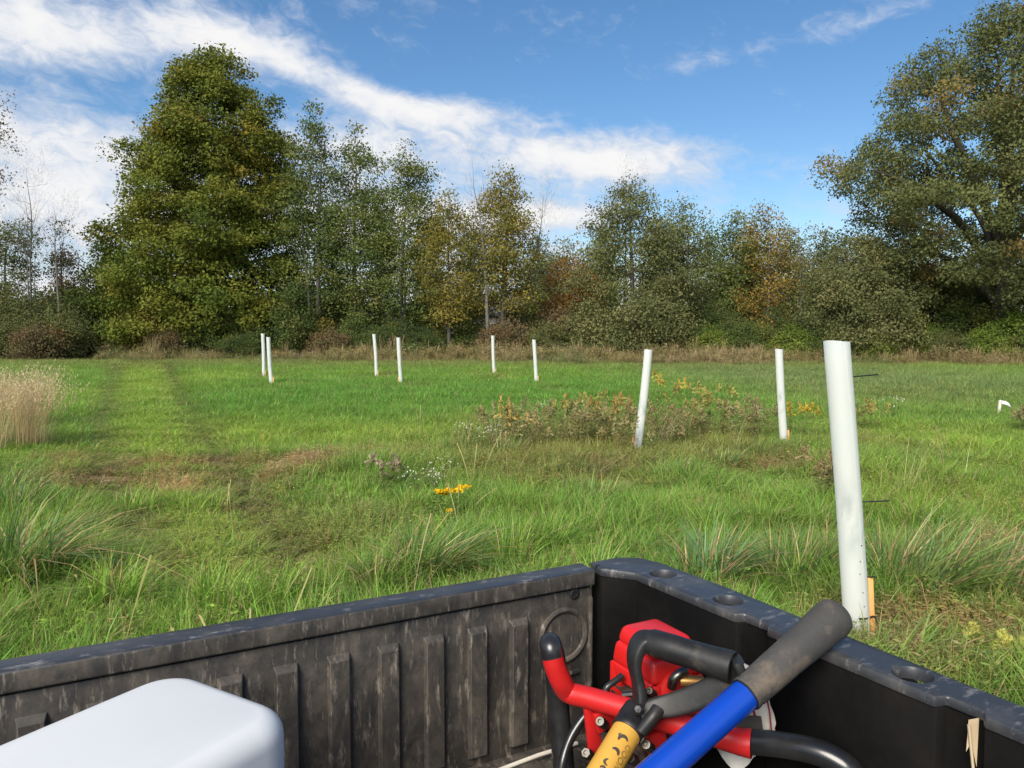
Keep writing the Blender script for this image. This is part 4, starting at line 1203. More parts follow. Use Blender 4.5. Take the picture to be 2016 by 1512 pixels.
def tree_geo(seed, H, rows, pal, nclump, rclump, nleaf, lsize, trunk_r, stems=1, flat=.6, shell=.5, limbs=(), asym=0.0, twig=2, crown_base=None, spread=.0, bare=False, up=.35, sway=.25, twigs=0, colvar=.11, gap=0.0):
    """skeleton grown towards clumps of foliage that fill the crown outline.
    rows: (height fraction, radius m, centre offset m)"""
    rng = np.random.default_rng(seed)
    hf = np.array([r[0] for r in rows]); rad = np.array([r[1] for r in rows]); off = np.array([r[2] if len(r) > 2 else 0 for r in rows])
    o = np.argsort(hf); hf, rad, off = hf[o], rad[o], off[o]
    # clump centres
    hs = np.linspace(hf[0], hf[-1], 200); wts = np.interp(hs, hf, rad) ** (1.25) + 1e-3; cdf = np.cumsum(wts); cdf /= cdf[-1]
    C, tries = [], 0
    while len(C) < nclump and tries < nclump * 30:
        tries += 1
        h = np.interp(rng.uniform(), cdf, hs); R = np.interp(h, hf, rad); a = rng.uniform(0, 6.283)
        lump = 1 + .10 * math.sin(3 * a + h * 23 + seed) + .08 * math.sin(5 * a - h * 31 + seed * 2)
        r = max(R - .55 * rclump, .35 * R) * lump * rng.uniform(0, 1) ** shell
        c = np.array([r * math.cos(a) + np.interp(h, hf, off), r * math.sin(a), h * H])
        if C and tries < nclump * 20:
            d = np.min(np.linalg.norm((np.array(C) - c) * np.array([1, 1, 1.3]), axis=1))
            if d < rclump * (.62 + gap): continue
        C.append(c)
    C = np.array(C)
    # skeleton
    br = Geo(); nodes, nrad = [], []
    top = hf[-1] * H * .93
    for s in range(stems):
        a = rng.uniform(0, 6.283); sp = spread * (0 if stems == 1 else rng.uniform(.6, 1.3))
        K = 12; t = np.linspace(0, 1, K); hh = top * (1 if s == 0 else rng.uniform(.6, .95))
        pts = np.stack([np.interp(t * hh / H, hf, off) * t + sp * math.cos(a) * t ** 1.1 * hh * .3 + np.cumsum(rng.normal(0, sway * .12, K)) * t, sp * math.sin(a) * t ** 1.1 * hh * .3 + np.cumsum(rng.normal(0, sway * .12, K)) * t, t * hh - .15], 1)
        if stems > 1: pts[:, :2] += np.array([math.cos(a), math.sin(a)]) * .12
        r = trunk_r * (1 if s == 0 else .7) * np.maximum((1 - t) ** .8, .06); r[0] *= 1.35
        v, f = tube_np(catmull(pts, 3), np.interp(np.linspace(0, 1, (K - 1) * 3 + 1), t, r), 9); br.add(v, f)
        for q in range(2, K): nodes.append(pts[q]); nrad.append(r[q])
    for lb in limbs:      # explicit big limbs: list of points, base radius
        pts = catmull(lb[0], 5); t = np.linspace(0, 1, len(pts)); r = lb[1] * (1 - .85 * t)
        v, f = tube_np(pts, r, 8); br.add(v, f)
        for q in range(2, len(pts), 2): nodes.append(pts[q]); nrad.append(r[q])
    order = np.argsort(np.hypot(C[:, 0] - np.interp(C[:, 2] / H, hf, off), C[:, 1]) + .15 * C[:, 2])
    for c in C[order]:
        nd = np.array(nodes); d = nd - c; hz = np.hypot(d[:, 0], d[:, 1])
        cost = np.linalg.norm(d, axis=1) + 2.5 * np.maximum(0, nd[:, 2] - c[2] + .35 * hz)
        i = int(np.argmin(cost)); p = nd[i]; L_ = np.linalg.norm(c - p)
        mid = (p + c) / 2 + np.array([0, 0, -.08 * L_ if rng.uniform() < .6 else .1 * L_]) + rng.normal(0, .07 * L_, 3)
        t = np.linspace(0, 1, 5)[:, None]; pts = (1 - t) ** 2 * p + 2 * t * (1 - t) * mid + t * t * c
        r0 = min(nrad[i] * .7, .012 + .013 * L_ + .0006 * H); r = r0 * (1 - .65 * t[:, 0])
        v, f = tube_np(pts, r, 5); br.add(v, f)
        for q in (2, 3, 4): nodes.append(pts[q]); nrad.append(r[q])
        for k in range(twig if not bare else twigs):
            L2 = rclump * rng.uniform(.7, 1.6) if not bare else rclump * rng.uniform(.8, 2.0)
            dr = rng.normal(0, 1, 3); dr[2] = abs(dr[2]) * (.6 if not bare else 1.8) + (.1 if not bare else .5)
            dr += (c - np.array([np.interp(c[2] / H, hf, off), 0, c[2]])) / max(.5, rad.max()) * .8; dr /= np.linalg.norm(dr)
            st = pts[rng.integers(2, 5)]; e = st + dr * L2; m2 = (st + e) / 2 + rng.normal(0, .08 * L2, 3) + np.array([0, 0, .06 * L2])
            v, f = tube_np(np.array([st, m2, e]), np.array([r[-1] * .8, r[-1] * .55, .004]), 3); br.add(v, f)
            if bare:
                for _ in range(2):
                    st2 = m2 + (e - m2) * rng.uniform(0, .6); d2 = dr + rng.normal(0, .5, 3); d2 /= np.linalg.norm(d2)
                    v, f = tube_np(np.array([st2, st2 + d2 * L2 * .3 + np.array([0, 0, .02]), st2 + d2 * L2 * .6 + np.array([0, 0, .06])]), np.array([r[-1] * .4, r[-1] * .3, .003]), 3); br.add(v, f)
    if bare and nleaf == 0: return br.get(), None
    # leaves
    n = len(C); m = rng.poisson(nleaf * 1.35, n); lsize = lsize * .87; tot = int(m.sum())
    ci = np.repeat(np.arange(n), m)
    g = rng.normal(0, 1, (tot, 3)); g /= np.linalg.norm(g, axis=1)[:, None]; g *= (rng.uniform(0, 1, (tot, 1)) ** .45)
    sc = rclump * rng.uniform(.7, 1.35, n)
    P = C[ci] + g * sc[ci][:, None] * np.array([1.15, 1.15, flat])
    P[:, 2] -= .25 * sc[ci] * np.hypot(g[:, 0], g[:, 1]) ** 2      # sprays droop at the rim
    P += rng.normal(0, .13 * rclump, P.shape)
    ax = np.stack([np.interp(C[:, 2] / H, hf, off), np.zeros(n), C[:, 2]], 1)
    ow = (C - ax); ow /= np.linalg.norm(ow, axis=1)[:, None] + .3
    V, F = leaf_quads(rng, P, lsize, up, ow[ci] * .7 + g * .3)
    cc = pick_cols(rng, pal, n)[ci] * .74 + pick_cols(rng, pal, tot) * .26
    if pal is GREENS['maple']: cc = cc * np.stack([np.interp(P[:, 2] / H, [.15, .8], [.95, 1.04]), np.interp(P[:, 2] / H, [.15, .8], [1.0, .99]), np.ones(tot)], 1)     # bronze top, greener skirt
    cc = cc * (1 + rng.normal(0, colvar, (tot, 1))) * (1 + rng.normal(0, colvar * .6, (n, 1)))[ci]
    return br.get(), (V, F, np.clip(cc, .004, .9))


def place_tree(name, label, cat, group, loc, geo, bark='bark', leafmat='leaf'):
    root = empty(name, tuple(loc)); tag(root, label, cat, group)
    (v, f), lv = geo
    link('trunk' if cat == 'tree' else 'stems', np_mesh('trunk', v, f, M[bark], smooth=True), root)
    if lv is not None: link('crown' if cat == 'tree' else 'foliage', np_mesh('crown', lv[0], lv[1], M[leafmat], lv[2]), root)
    return root


def px_rows(cx, Y, rows, base=700):
    """crown outline read off as (height in the photograph, half width, centre) -> (fraction, radius m, offset m), height m, foot"""
    foot = at(cx, base, Y); foot[2] = float(terrain(foot[0], foot[1])) - .05
    pts = [(at(r[2] if len(r) > 2 else cx, r[0], Y), r[1] * Y / FPX) for r in rows]
    H = max(p[0][2] for p in pts) - foot[2]
    return [((p[2] - foot[2]) / H, w, p[0] - foot[0]) for p, w in pts], H, foot


def photo_tree(label, cx, Y, rows, pal, nclump, rclump, nleaf, lsize, trunk_r, seed, group=None, bark='bark', **k):
    rw, H, foot = px_rows(cx, Y, rows)
    return place_tree('tree', label, 'tree', group, foot, tree_geo(seed, H, rw, GREENS[pal], nclump, rclump, nleaf, lsize, trunk_r, **k), bark)


def build_trees():
    T = photo_tree
    T('tall broad maple with golden olive leaves towering at the left of the wood', 436, 48,
      [(90, 14, 428), (140, 76, 424), (200, 116, 426), (300, 160, 426), (400, 186, 420), (500, 200, 415), (600, 205, 408), (665, 190, 400)], 'maple', 1000, .9, 160, .21, .42, 1, flat=.55, shell=.42, up=.6, gap=-.28)
    T('dark green young maple low against the left side of the tall maple', 205, 50, [(462, 12), (520, 45), (600, 70), (670, 75)], 'dark', 70, .8, 130, .18, .14, 2, flat=.45, up=.6)
    T('slender tree with thin sparse top right beside the tall maple', 622, 46, [(208, 17, 612), (250, 40, 612), (340, 61, 612), (440, 78, 612), (560, 71, 612), (620, 47, 612)], 'poplar', 124, .72, 80, .17, .16, 3, stems=3, spread=.16, flat=.75, shell=.55, bark='pale_bark', gap=-.05)
    T('slender tree with pointed crown, second from the tall maple', 700, 47, [(238, 12, 708), (290, 40, 708), (360, 66, 705), (440, 94, 700), (540, 97, 700), (620, 59, 700)], 'poplar', 162, .74, 96, .17, .16, 4, stems=1, flat=.75, shell=.6, gap=-.1)
    T('slender leafy tree with bushy upper crown in the middle of the gap', 792, 46, [(290, 19, 800), (330, 47, 806), (400, 73, 806), (490, 83, 800), (580, 71, 795), (640, 47, 795)], 'poplar', 135, .72, 96, .17, .15, 5, stems=2, spread=.05, flat=.75, shell=.6, gap=-.1)
    T('small yellowing tree with wide low crown left of the bare upright tree', 884, 45, [(372, 17), (420, 47), (500, 73), (580, 68), (640, 47)], 'yellow', 98, .7, 86, .16, .12, 6, flat=.7, shell=.6, gap=-.06)
    T('bare upright grey tree standing between the yellowing and the bronze tree', 962, 45, [(300, 40, 938), (360, 54, 936), (430, 47, 945), (520, 28, 955)], 'grey', 34, .62, 0, .1, .13, 7, bare=True, twigs=6, bark='pale_bark', spread=.1)
    T('bronze green tree with crowded crown and visible stems at the centre', 985, 46, [(338, 19, 990), (380, 54, 996), (450, 80, 996), (540, 87, 992), (620, 66, 990)], 'yellow', 145, .72, 105, .16, .17, 8, stems=3, spread=.1, flat=.7, shell=.6)
    T('bare twiggy tree with branches sweeping right above the rust coloured tree', 1030, 47, [(370, 31, 1068), (420, 52, 1072), (480, 61, 1070), (560, 35, 1045)], 'grey', 36, .66, 0, .1, .13, 9, bare=True, twigs=6, bark='pale_bark', spread=.1)
    T('rust orange small tree right of centre', 1128, 50, [(495, 17), (530, 59), (590, 78), (650, 76)], 'rust', 74, .8, 100, .16, .1, 10, flat=.6)
    T('pale green far rounded tree behind the rust coloured tree', 1110, 68, [(478, 24), (505, 71), (560, 94), (640, 99)], 'grey', 60, 1.1, 110, .24, .2, 11)
    T('dense grey green tree with bare twigs at its tip, right of the gap', 1245, 43, [(352, 14, 1238), (395, 61, 1240), (450, 97, 1238), (520, 118), (600, 132), (672, 124)], 'grey', 230, .78, 120, .16, .22, 12, flat=.7, shell=.42)
    T('bare leader twigs rising behind the dense grey green tree', 1225, 45, [(335, 24, 1240), (370, 40, 1240), (420, 47, 1235)], 'grey', 20, .6, 0, .1, .08, 13, bare=True, twigs=6, bark='pale_bark')
    T('round headed green tree right of the dense grey green tree', 1345, 45, [(395, 21), (430, 64), (500, 85), (590, 92), (680, 87)], 'oak', 130, .74, 92, .16, .16, 14, flat=.7)
    T('narrow sparse tree with thin spire between two rounder trees', 1448, 46, [(405, 9), (440, 31), (520, 50), (600, 57), (670, 52)], 'poplar', 89, .66, 80, .16, .11, 15, flat=.75, shell=.6, gap=-.06)
    T('small tree with orange tinted top left of the giant oak', 1510, 45, [(398, 14, 1502), (440, 52, 1505), (510, 73), (600, 78), (670, 73)], 'orange', 100, .72, 76, .16, .13, 16, flat=.7, shell=.55)
    T('thin half bare greyish tree next to the oak outer branches', 1575, 46, [(412, 12), (450, 45), (530, 59), (610, 61), (660, 53)], 'grey', 62, .66, 34, .14, .1, 17, flat=.8, shell=.6, twig=5, bark='pale_bark', gap=-.1)
    T('leafy grey green tree under the left branches of the oak', 1690, 41, [(470, 47, 1700), (520, 97), (590, 123), (672, 118)], 'grey', 190, .76, 120, .16, .16, 18, flat=.7, shell=.45)
    T('dark low tree in the shade beneath the oak', 1830, 44, [(520, 59), (570, 112), (640, 130), (690, 118)], 'dark', 120, .8, 120, .16, .14, 19, flat=.65)
    # back row that closes the canopy
    for k, (x, Y_, top, w, pal, lab) in enumerate(((655, 58, 345, 40, 'poplar', 'back row tree filling the gap between the two slender trees by the maple'), (748, 57, 372, 44, 'poplar', 'back row tree filling the gap left of the bushy topped slender tree'),
            (850, 58, 410, 44, 'yellow', 'back row tree filling the gap left of the yellowing tree'), (925, 57, 425, 44, 'oak', 'back row tree behind the bare upright grey tree'), (1062, 58, 462, 48, 'oak', 'back row tree behind the bare twiggy tree'),
            (1185, 56, 455, 40, 'bright', 'light green back row tree at the left of the dense grey green tree'), (1300, 54, 428, 46, 'grey', 'back row tree between the dense grey green tree and the round headed tree'), (1395, 55, 440, 44, 'poplar', 'back row tree left of the narrow spire tree'),
            (1478, 54, 436, 40, 'oak', 'back row tree behind the orange tinted tree'), (1550, 53, 446, 46, 'grey', 'back row tree between the orange tinted and half bare trees'), (1625, 52, 455, 50, 'oak', 'back row tree just left of the oak outer twigs'), (1720, 51, 470, 60, 'oak', 'back row tree behind the left branches of the oak'))):
        T(lab, x, Y_, [(top, w * .25), (top + 45, w * .8), (top + 110, w), (650, w * .9)], pal, 74, .85, 100, .18, .14, 60 + k, flat=.7, shell=.5)
    # the oak with its heavy limbs
    Y = 41; foot = at(1962, 700, Y); foot[2] = float(terrain(foot[0], foot[1])) - .1
    rw, H, _ = px_rows(1962, Y, [(8, 40, 2010), (40, 110, 2005), (90, 170, 1995), (140, 200, 1990), (200, 262, 1988), (300, 322, 1988), (400, 342, 1988), (470, 330, 1988), (540, 275, 1988), (590, 180, 1988)])
    def lp(*q): return [at(x, y, Y + dy) - foot for x, y, dy in q]
    limbs = [(lp((1966, 560, 0), (1900, 450, -.5), (1830, 390, -1.5), (1765, 352, -2), (1715, 335, -2.5)), .26),
             (lp((1964, 600, 0), (1880, 520, -1), (1820, 492, -1.6), (1785, 478, -2.2), (1765, 470, -2.5)), .22),
             (lp((1972, 500, 0), (1930, 380, -.5), (1880, 270, -1), (1855, 200, -1), (1840, 165, -1)), .26),
             (lp((1975, 450, 0), (1975, 330, 0), (1965, 200, -.5), (1965, 110, -.5)), .28),
             (lp((1972, 520, 0), (2040, 400, -1), (2110, 300, -1), (2200, 240, -2)), .26),
             (lp((1974, 470, 0), (2010, 330, .5), (2030, 180, 1), (2035, 90, 1)), .25),
             (lp((1970, 540, 0), (1930, 430, 2), (1850, 330, 4), (1790, 260, 5)), .22), (lp((1972, 520, 0), (2050, 450, 2), (2160, 400, 4), (2280, 380, 4)), .22)]
    place_tree('tree', 'giant spreading oak with heavy dark limbs at the right edge', 'tree', None, foot,
               tree_geo(30, H, rw, GREENS['oak'], 760, .84, 175, .18, .46, limbs=limbs, flat=.68, shell=.42, twig=2, gap=-.18), 'dark_bark')
    # left edge
    T('grey bare branching tree at the far left behind the shrubs', 62, 45, [(300, 40, 45), (360, 66, 50), (430, 84, 60), (520, 70, 60)], 'grey', 60, .75, 0, .1, .085, 20, bare=True, twigs=6, bark='pale_bark', stems=3, spread=.15)
    T('low bare tree with arching twigs right of the grey bare tree', 128, 44, [(400, 26, 130), (450, 40, 130), (520, 40, 128)], 'grey', 30, .6, 0, .1, .09, 21, bare=True, twigs=6, bark='pale_bark', stems=2, spread=.2)
    T('dark reddish vine covered snag at the left of the wood', 124, 46, [(432, 12), (480, 26), (560, 34), (640, 44)], 'brown', 44, .6, 110, .14, .12, 22)
    T('tree at the left edge with only its drooping outer twigs in frame', -95, 40, [(120, 40), (190, 110), (260, 122), (330, 100), (420, 70)], 'brown', 120, .7, 60, .14, .2, 23, flat=.8, shell=.4, twig=4)
    T('dull green scrub tree at the far left edge', 15, 47, [(420, 30), (470, 60), (550, 75), (650, 80)], 'grey', 90, .8, 100, .16, .13, 24)
    T('young oak sapling with pale leaves in front of the tall maple foot', 990 - 410, 44, [(560, 20), (600, 42), (650, 52), (685, 40)], 'dark', 46, .62, 110, .15, .07, 25)


build_trees()


def build_shrubs():
    kinds = {}
    for i, (k, pal, h, w, st) in enumerate((('dark', 'dark', 4.2, 1.9, 4), ('olive', 'poplar', 3.6, 1.9, 4), ('grey', 'oak', 3.4, 1.9, 5), ('bramble', 'brown', 2.2, 1.7, 6), ('bright', 'bright', 2.8, 1.7, 5), ('yellow', 'yellow', 3.2, 1.6, 4))):
        rw = [(.06, w * .75), (.3, w), (.6, w * .95), (.85, w * .6), (1, w * .2)]
        kinds[k] = (h, tree_geo(100 + i, h, rw, GREENS[pal], 62, .55, 105, .135, .05, stems=st, spread=.5, flat=.75, shell=.45, twig=3))
    made = {}
    lab = dict(dark='dark green understorey shrub filling the shade under the trees', olive='olive green understorey shrub between the tree trunks', grey='dull green shrub at the edge of the wood',
               bramble='low brownish bramble thicket at the foot of the wood', bright='fresh green leafy shrub at the sunny edge of the wood', yellow='yellowing shrub at the edge of the wood')
    own = {(205, 49): 'fresh green bush left of the maple foot by the dirt track', }
    S_ = [  # pixel x, metres, photo top y, kind
        (10, 44, 560, 'grey'), (55, 43, 590, 'grey'), (95, 45, 570, 'dark'), (30, 41, 620, 'grey'), (120, 42, 600, 'grey'), (150, 46, 560, 'olive'), (165, 48, 600, 'bramble'), (190, 50, 540, 'dark'), (75, 40.5, 640, 'bramble'),
        (232, 49, 560, 'dark'), (265, 46, 610, 'olive'), (300, 45, 600, 'yellow'), (350, 46, 610, 'dark'), (400, 44.5, 630, 'olive'), (450, 45, 610, 'dark'), (495, 44, 640, 'olive'), (540, 46, 590, 'dark'), (330, 43.5, 650, 'bramble'), (470, 43, 655, 'dark'),
        (585, 48, 590, 'dark'), (625, 45, 620, 'yellow'), (660, 48, 580, 'dark'), (705, 46, 610, 'olive'), (745, 49, 575, 'dark'), (775, 45, 620, 'dark'), (815, 48, 590, 'olive'), (850, 46, 625, 'dark'), (880, 49, 590, 'dark'), (650, 43.5, 650, 'bramble'), (740, 44, 640, 'dark'), (830, 44, 650, 'dark'),
        (915, 46, 630, 'olive'), (1000, 44.5, 630, 'bramble'), (1050, 47, 600, 'dark'), (1075, 44, 635, 'grey'), (1010, 50, 600, 'dark'), (1100, 46, 610, 'bramble'), (1150, 45, 610, 'olive'), (1180, 43, 640, 'grey'), (960, 46, 655, 'bramble'),
        (1215, 42, 630, 'grey'), (1290, 42, 640, 'grey'), (1330, 43, 610, 'olive'), (1380, 44, 580, 'dark'), (1400, 41.5, 640, 'bright'), (1440, 43, 610, 'dark'), (1480, 42, 630, 'olive'), (1530, 43, 600, 'dark'), (1560, 41, 640, 'bright'),
        (1600, 43, 590, 'dark'), (1630, 40.5, 640, 'olive'), (1665, 40, 630, 'grey'), (1720, 39.5, 640, 'bright'), (1780, 41, 600, 'olive'), (1840, 40, 640, 'bright'), (1870, 39, 650, 'grey'), (1900, 41, 590, 'olive'), (1940, 38.5, 640, 'bright'),
        (1985, 39, 610, 'bright'), (2020, 38, 640, 'olive'), (2060, 39, 590, 'dark'), (1750, 43, 580, 'dark'), (1930, 43, 560, 'dark'), (2000, 44, 540, 'dark'), (1655, 44, 570, 'dark'), (-30, 43, 580, 'dark'), (-70, 44, 560, 'olive'), (2110, 39, 600, 'olive'),
        (610, 53, 570, 'dark'), (690, 54, 575, 'dark'), (780, 54, 570, 'dark'), (840, 55, 580, 'dark'), (900, 56, 580, 'dark'), (1060, 54, 570, 'dark'), (1170, 52, 560, 'dark'), (1270, 50, 570, 'dark'), (1340, 52, 560, 'dark'), (1420, 52, 570, 'dark'), (1500, 52, 560, 'dark'), (1590, 52, 560, 'dark'), (1690, 50, 540, 'dark')]
    rng = random.Random(8)
    for px, Y, top, k in S_:
        h, geo = kinds[k]
        p = at(px, 700, Y); p[2] = float(terrain(p[0], p[1])) - .05
        H = at(px, top, Y)[2] - p[2]; s = H / h
        if k not in made: o = made[k] = place_tree('shrub', lab[k], 'shrub', lab[k].replace(' shrub', ' shrubs').replace('thicket', 'thickets'), p, geo)
        else: o = copy_tree(made[k]); o.location = p
        o.rotation_euler = (0, 0, rng.uniform(0, 6.28)); w = max(.75, min(1.35, s)) * rng.uniform(.95, 1.2)
        o.scale = (w, w, s)


build_shrubs()


def build_far_wood():
    """the distant belt of woodland that closes the gaps between the trunks"""
    rng = np.random.default_rng(5); V, F, C, n = [], [], [], 0
    for i in range(90):
        x = rng.uniform(-75, 75); y = rng.uniform(78, 95); h = rng.uniform(4.0, 6.5) + (2.5 if abs(x - 28) < 22 else 0); w = rng.uniform(2, 3.6)
        m = 900; g = rng.normal(0, 1, (m, 3)); g /= np.linalg.norm(g, axis=1)[:, None]; g *= rng.uniform(.5, 1, (m, 1)) ** .5
        P = np.array([x, y, terrain(x, y) + h * .5]) + g * np.array([w, w, h * .55]) * (1 + .2 * np.sin(g[:, :1] * 9 + i))
        v, f = leaf_quads(rng, P, .42, .35, g); V.append(v); F.append(f + n); n += len(v)
        C.append(pick_cols(rng, GREENS[('grey', 'dark', 'oak', 'yellow')[i % 4]], m) * (1 + rng.normal(0, .15, (m, 1))))
    o = link('far_wood', np_mesh('far_wood', np.concatenate(V), np.concatenate(F), M['leaf'], np.clip(np.concatenate(C), .01, 1)))
    tag(o, 'distant belt of dull green woodland beyond the tree line', None, None, 'stuff')


build_far_wood()


def build_house():
    c = at(985, 690, 66); z = float(terrain(c[0], c[1])); root = empty('house', (c[0], c[1], z - .2), R_(-8))
    tag(root, 'pale pinkish house glimpsed through the trunks behind the wood', 'house')
    m = MB(); m.box((0, 0, 1.5), (8.4, 6, 3.2)); m.prism([(-3, 3.1), (3, 3.1), (0, 4.6)], -4.2, 4.2, Matrix.Rotation(R_(90), 4, 'Z') @ Matrix.Rotation(R_(90), 4, 'X'))
    m.build('wall', M['siding'], root, smooth=False)
    m = MB()
    for s in (-1, 1): m.box((0, s * 1.62, 3.9), (9.2, 3.75, .12), Matrix.Rotation(R_(-26.5 * s), 3, 'X'))
    m.build('roof', M['roof'], root, smooth=False)
    for x in (-2.6, .2, 2.8):
        f = MB(); f.box((x, -3.02, 1.8), (1.1, .08, 1.3)); w = f.build('window', M['trim'], root, smooth=False)
        MB().box((x, -3.05, 1.8), (.9, .06, 1.1)).build('pane', M['pane'], w, smooth=False)


build_house()

# ------------------------------------------------------------------ plants one can tell apart in the field
def plant(name, label, cat, group, loc, parts, mat='blade', rz=0.0):
    """parts: list of (part name, (verts, faces, colours)); a single part makes the thing one mesh"""
    if len(parts) == 1:
        v, f, c = parts[0][1]; o = link(name, np_mesh(name, v, f, M[mat], np.clip(c[:, :3], .004, .95)), None, tuple(loc))
        o.rotation_euler = (0, 0, rz)
        return tag(o, label, cat, group)
    root = empty(name, tuple(loc), rz); tag(root, label, cat, group)
    for pn, (v, f, c) in parts: link(pn, np_mesh(pn, v, f, M[mat], np.clip(c[:, :3], .004, .95)), root)
    return root


def paint(b, cols, rng, dry=None, dryc=(.52, .37, .19)):
    """give blades colours from a list; blades flagged dry turn straw"""
    v, f, c = b; c = c.copy(); segs = 4
    n = len(c)
    base = np.array(cols)[rng.integers(0, len(cols), n // segs)] if n % segs == 0 else np.array(cols)[rng.integers(0, len(cols), n)]
    if len(base) != n: base = np.repeat(base, segs, 0)
    d = c[:, 3:4] < .9
    c[:, :3] = np.where(d, np.array(dryc) * c[:, :3], base * c[:, :3]); c[:, 3] = 1
    return v, f, c


G_TUS = [(.16, .27, .07), (.21, .31, .065), (.13, .23, .075), (.24, .33, .08)]


def tussock(seed, n, h, w, spread, lean, wind, straw, cols=G_TUS):
    rng = np.random.default_rng(seed)
    return paint(blades(rng, n, h, w, spread, lean, 4, wind, .85, .18, straw), cols, rng)


def build_tussocks():
    L_ = [(835, 1150, 260, (.30, .62), .012, .16, .75, (.35, -.12), .16, 'big arching grass tussock with straw blades just behind the tailgate'),
          (740, 1175, 150, (.2, .42), .009, .13, .6, (.1, -.05), .2, 'smaller green grass tussock left of the big arching one by the tailgate'),
          (1010, 1120, 120, (.2, .45), .008, .12, .45, (.12, 0), .2, 'upright bright grass tussock near the corner of the cargo bed'),
          (1395, 1165, 190, (.28, .55), .014, .15, .55, (.1, 0), .28, 'blue green broad bladed tussock with dead tips right of the bed corner'),
          (1560, 1165, 180, (.25, .55), .011, .16, .6, (.08, 0), .18, 'grass tussock immediately left of the tall near tree tube'),
          (1620, 1130, 120, (.25, .5), .010, .14, .6, (.05, 0), .3, 'straw flecked tussock behind the left side of the near tree tube'),
          (1790, 1190, 300, (.35, .7), .011, .18, .8, (.45, -.05), .16, 'large windswept tussock right of the near tree tube'),
          (1900, 1180, 240, (.3, .65), .011, .2, .8, (.4, -.05), .25, 'windswept tussock with reddish dead blades at the far right of the near row'),
          (1765, 1335, 150, (.18, .38), .013, .16, .7, (.35, -.1), .2, 'leaning green tussock outside the bed rail by the rear tie down hole'),
          (1900, 1372, 110, (.15, .3), .012, .16, .7, (.35, -.1), .3, 'short tussock with curled blades outside the bed rail at the right edge'),
          (1985, 1190, 160, (.25, .5), .010, .15, .6, (.3, 0), .4, 'brownish tussock at the right edge of the frame'),
          (40, 1150, 260, (.4, .75), .013, .2, .85, (.4, -.2), .22, 'large drooping tussock at the left edge'),
          (20, 1010, 200, (.35, .65), .009, .22, .7, (.3, -.1), .22, 'rough tussock with pale stalks at the left edge farther back'),
          (230, 1200, 200, (.2, .45), .010, .15, .65, (.15, -.1), .06, 'bright green tussock in the left foreground near the tailgate'),
          (430, 1205, 170, (.18, .4), .009, .14, .6, (.12, -.05), .08, 'fresh yellow green tussock close behind the middle of the tailgate'),
          (540, 1190, 120, (.06, .18), .006, .17, .9, (.15, 0), .1, 'low dark fine leaved grass patch behind the tailgate'),
          (1180, 995, 130, (.2, .42), .009, .16, .6, (.15, 0), .2, 'mid field grass tussock below the goldenrod clumps'),
          (1420, 925, 120, (.22, .45), .011, .16, .6, (.12, 0), .15, 'spiky tussock below the leaning tree tube'),
          (1330, 950, 120, (.2, .4), .010, .16, .7, (.2, 0), .2, 'flattened grey green tussock right of the field centre'),
          (905, 895, 110, (.25, .5), .012, .2, .6, (.1, 0), .15, 'dark tussock with brown base left of the goldenrod clumps'),
          (1000, 905, 90, (.25, .5), .012, .18, .5, (.1, 0), .25, 'green tussock under the bent pale stalks'),
          (250, 1010, 140, (.15, .32), .009, .25, .5, (.1, 0), .03, 'thick bright green clump beside the brown bare patch')]
    for i, (px, py, n, h, w, sp, ln, wd, st, lab) in enumerate(L_):
        p = g3(px, py); p[2] -= .01; k = 1.05
        plant('grass_tussock', lab, 'tussock', None, p, [('t', tussock(200 + i, int(n * 1.25), (h[0] * k, h[1] * k), w * .95, sp, ln, wd, st, [(.23, .40, .06), (.29, .43, .065)] if 'bright' in lab or 'fresh' in lab else [(.14, .25, .10), (.17, .27, .09)] if 'blue' in lab else G_TUS))])


build_tussocks()


def plume_clump(seed, n, h, spread, wind, stalkc, headc, w=.004, headw=3.0, lean=.22):
    """tall dry grass: stalks with feathery heads"""
    rng = np.random.default_rng(seed)
    v, f, c = blades(rng, n, h, w, spread, lean, 5, wind, .35, .16, 0)
    c[:, :3] *= np.array(stalkc); st = (v, f, c)
    V0 = v.reshape(n, -1, 3); V, F, C = [], [], []
    for i in range(n):
        ax = (V0[i][0::2] + V0[i][1::2]) / 2; b0 = np.array(headc) * (1 + rng.normal(0, .12))
        for k in range(9):
            t = 3.0 + 2.0 * k / 9; j = min(4, int(t)); p = ax[j] + (ax[j + 1] - ax[j]) * (t - j)
            d = rng.normal(0, 1, 3); d[2] = abs(d[2]) + .6; d /= np.linalg.norm(d); s = np.cross(d, rng.normal(0, 1, 3)); s /= np.linalg.norm(s) + 1e-9
            ll = .045 * rng.uniform(.6, 1.4); b = len(V)
            V += [p, p + d * ll * .5 + s * w * headw * .5, p + d * ll, p + d * ll * .5 - s * w * headw * .5]; F.append([b, b + 1, b + 2, b + 3]); C.append([*b0, 1])
    return [('stalks', st), ('seed_heads', (np.array(V), np.array(F), np.array(C)))]


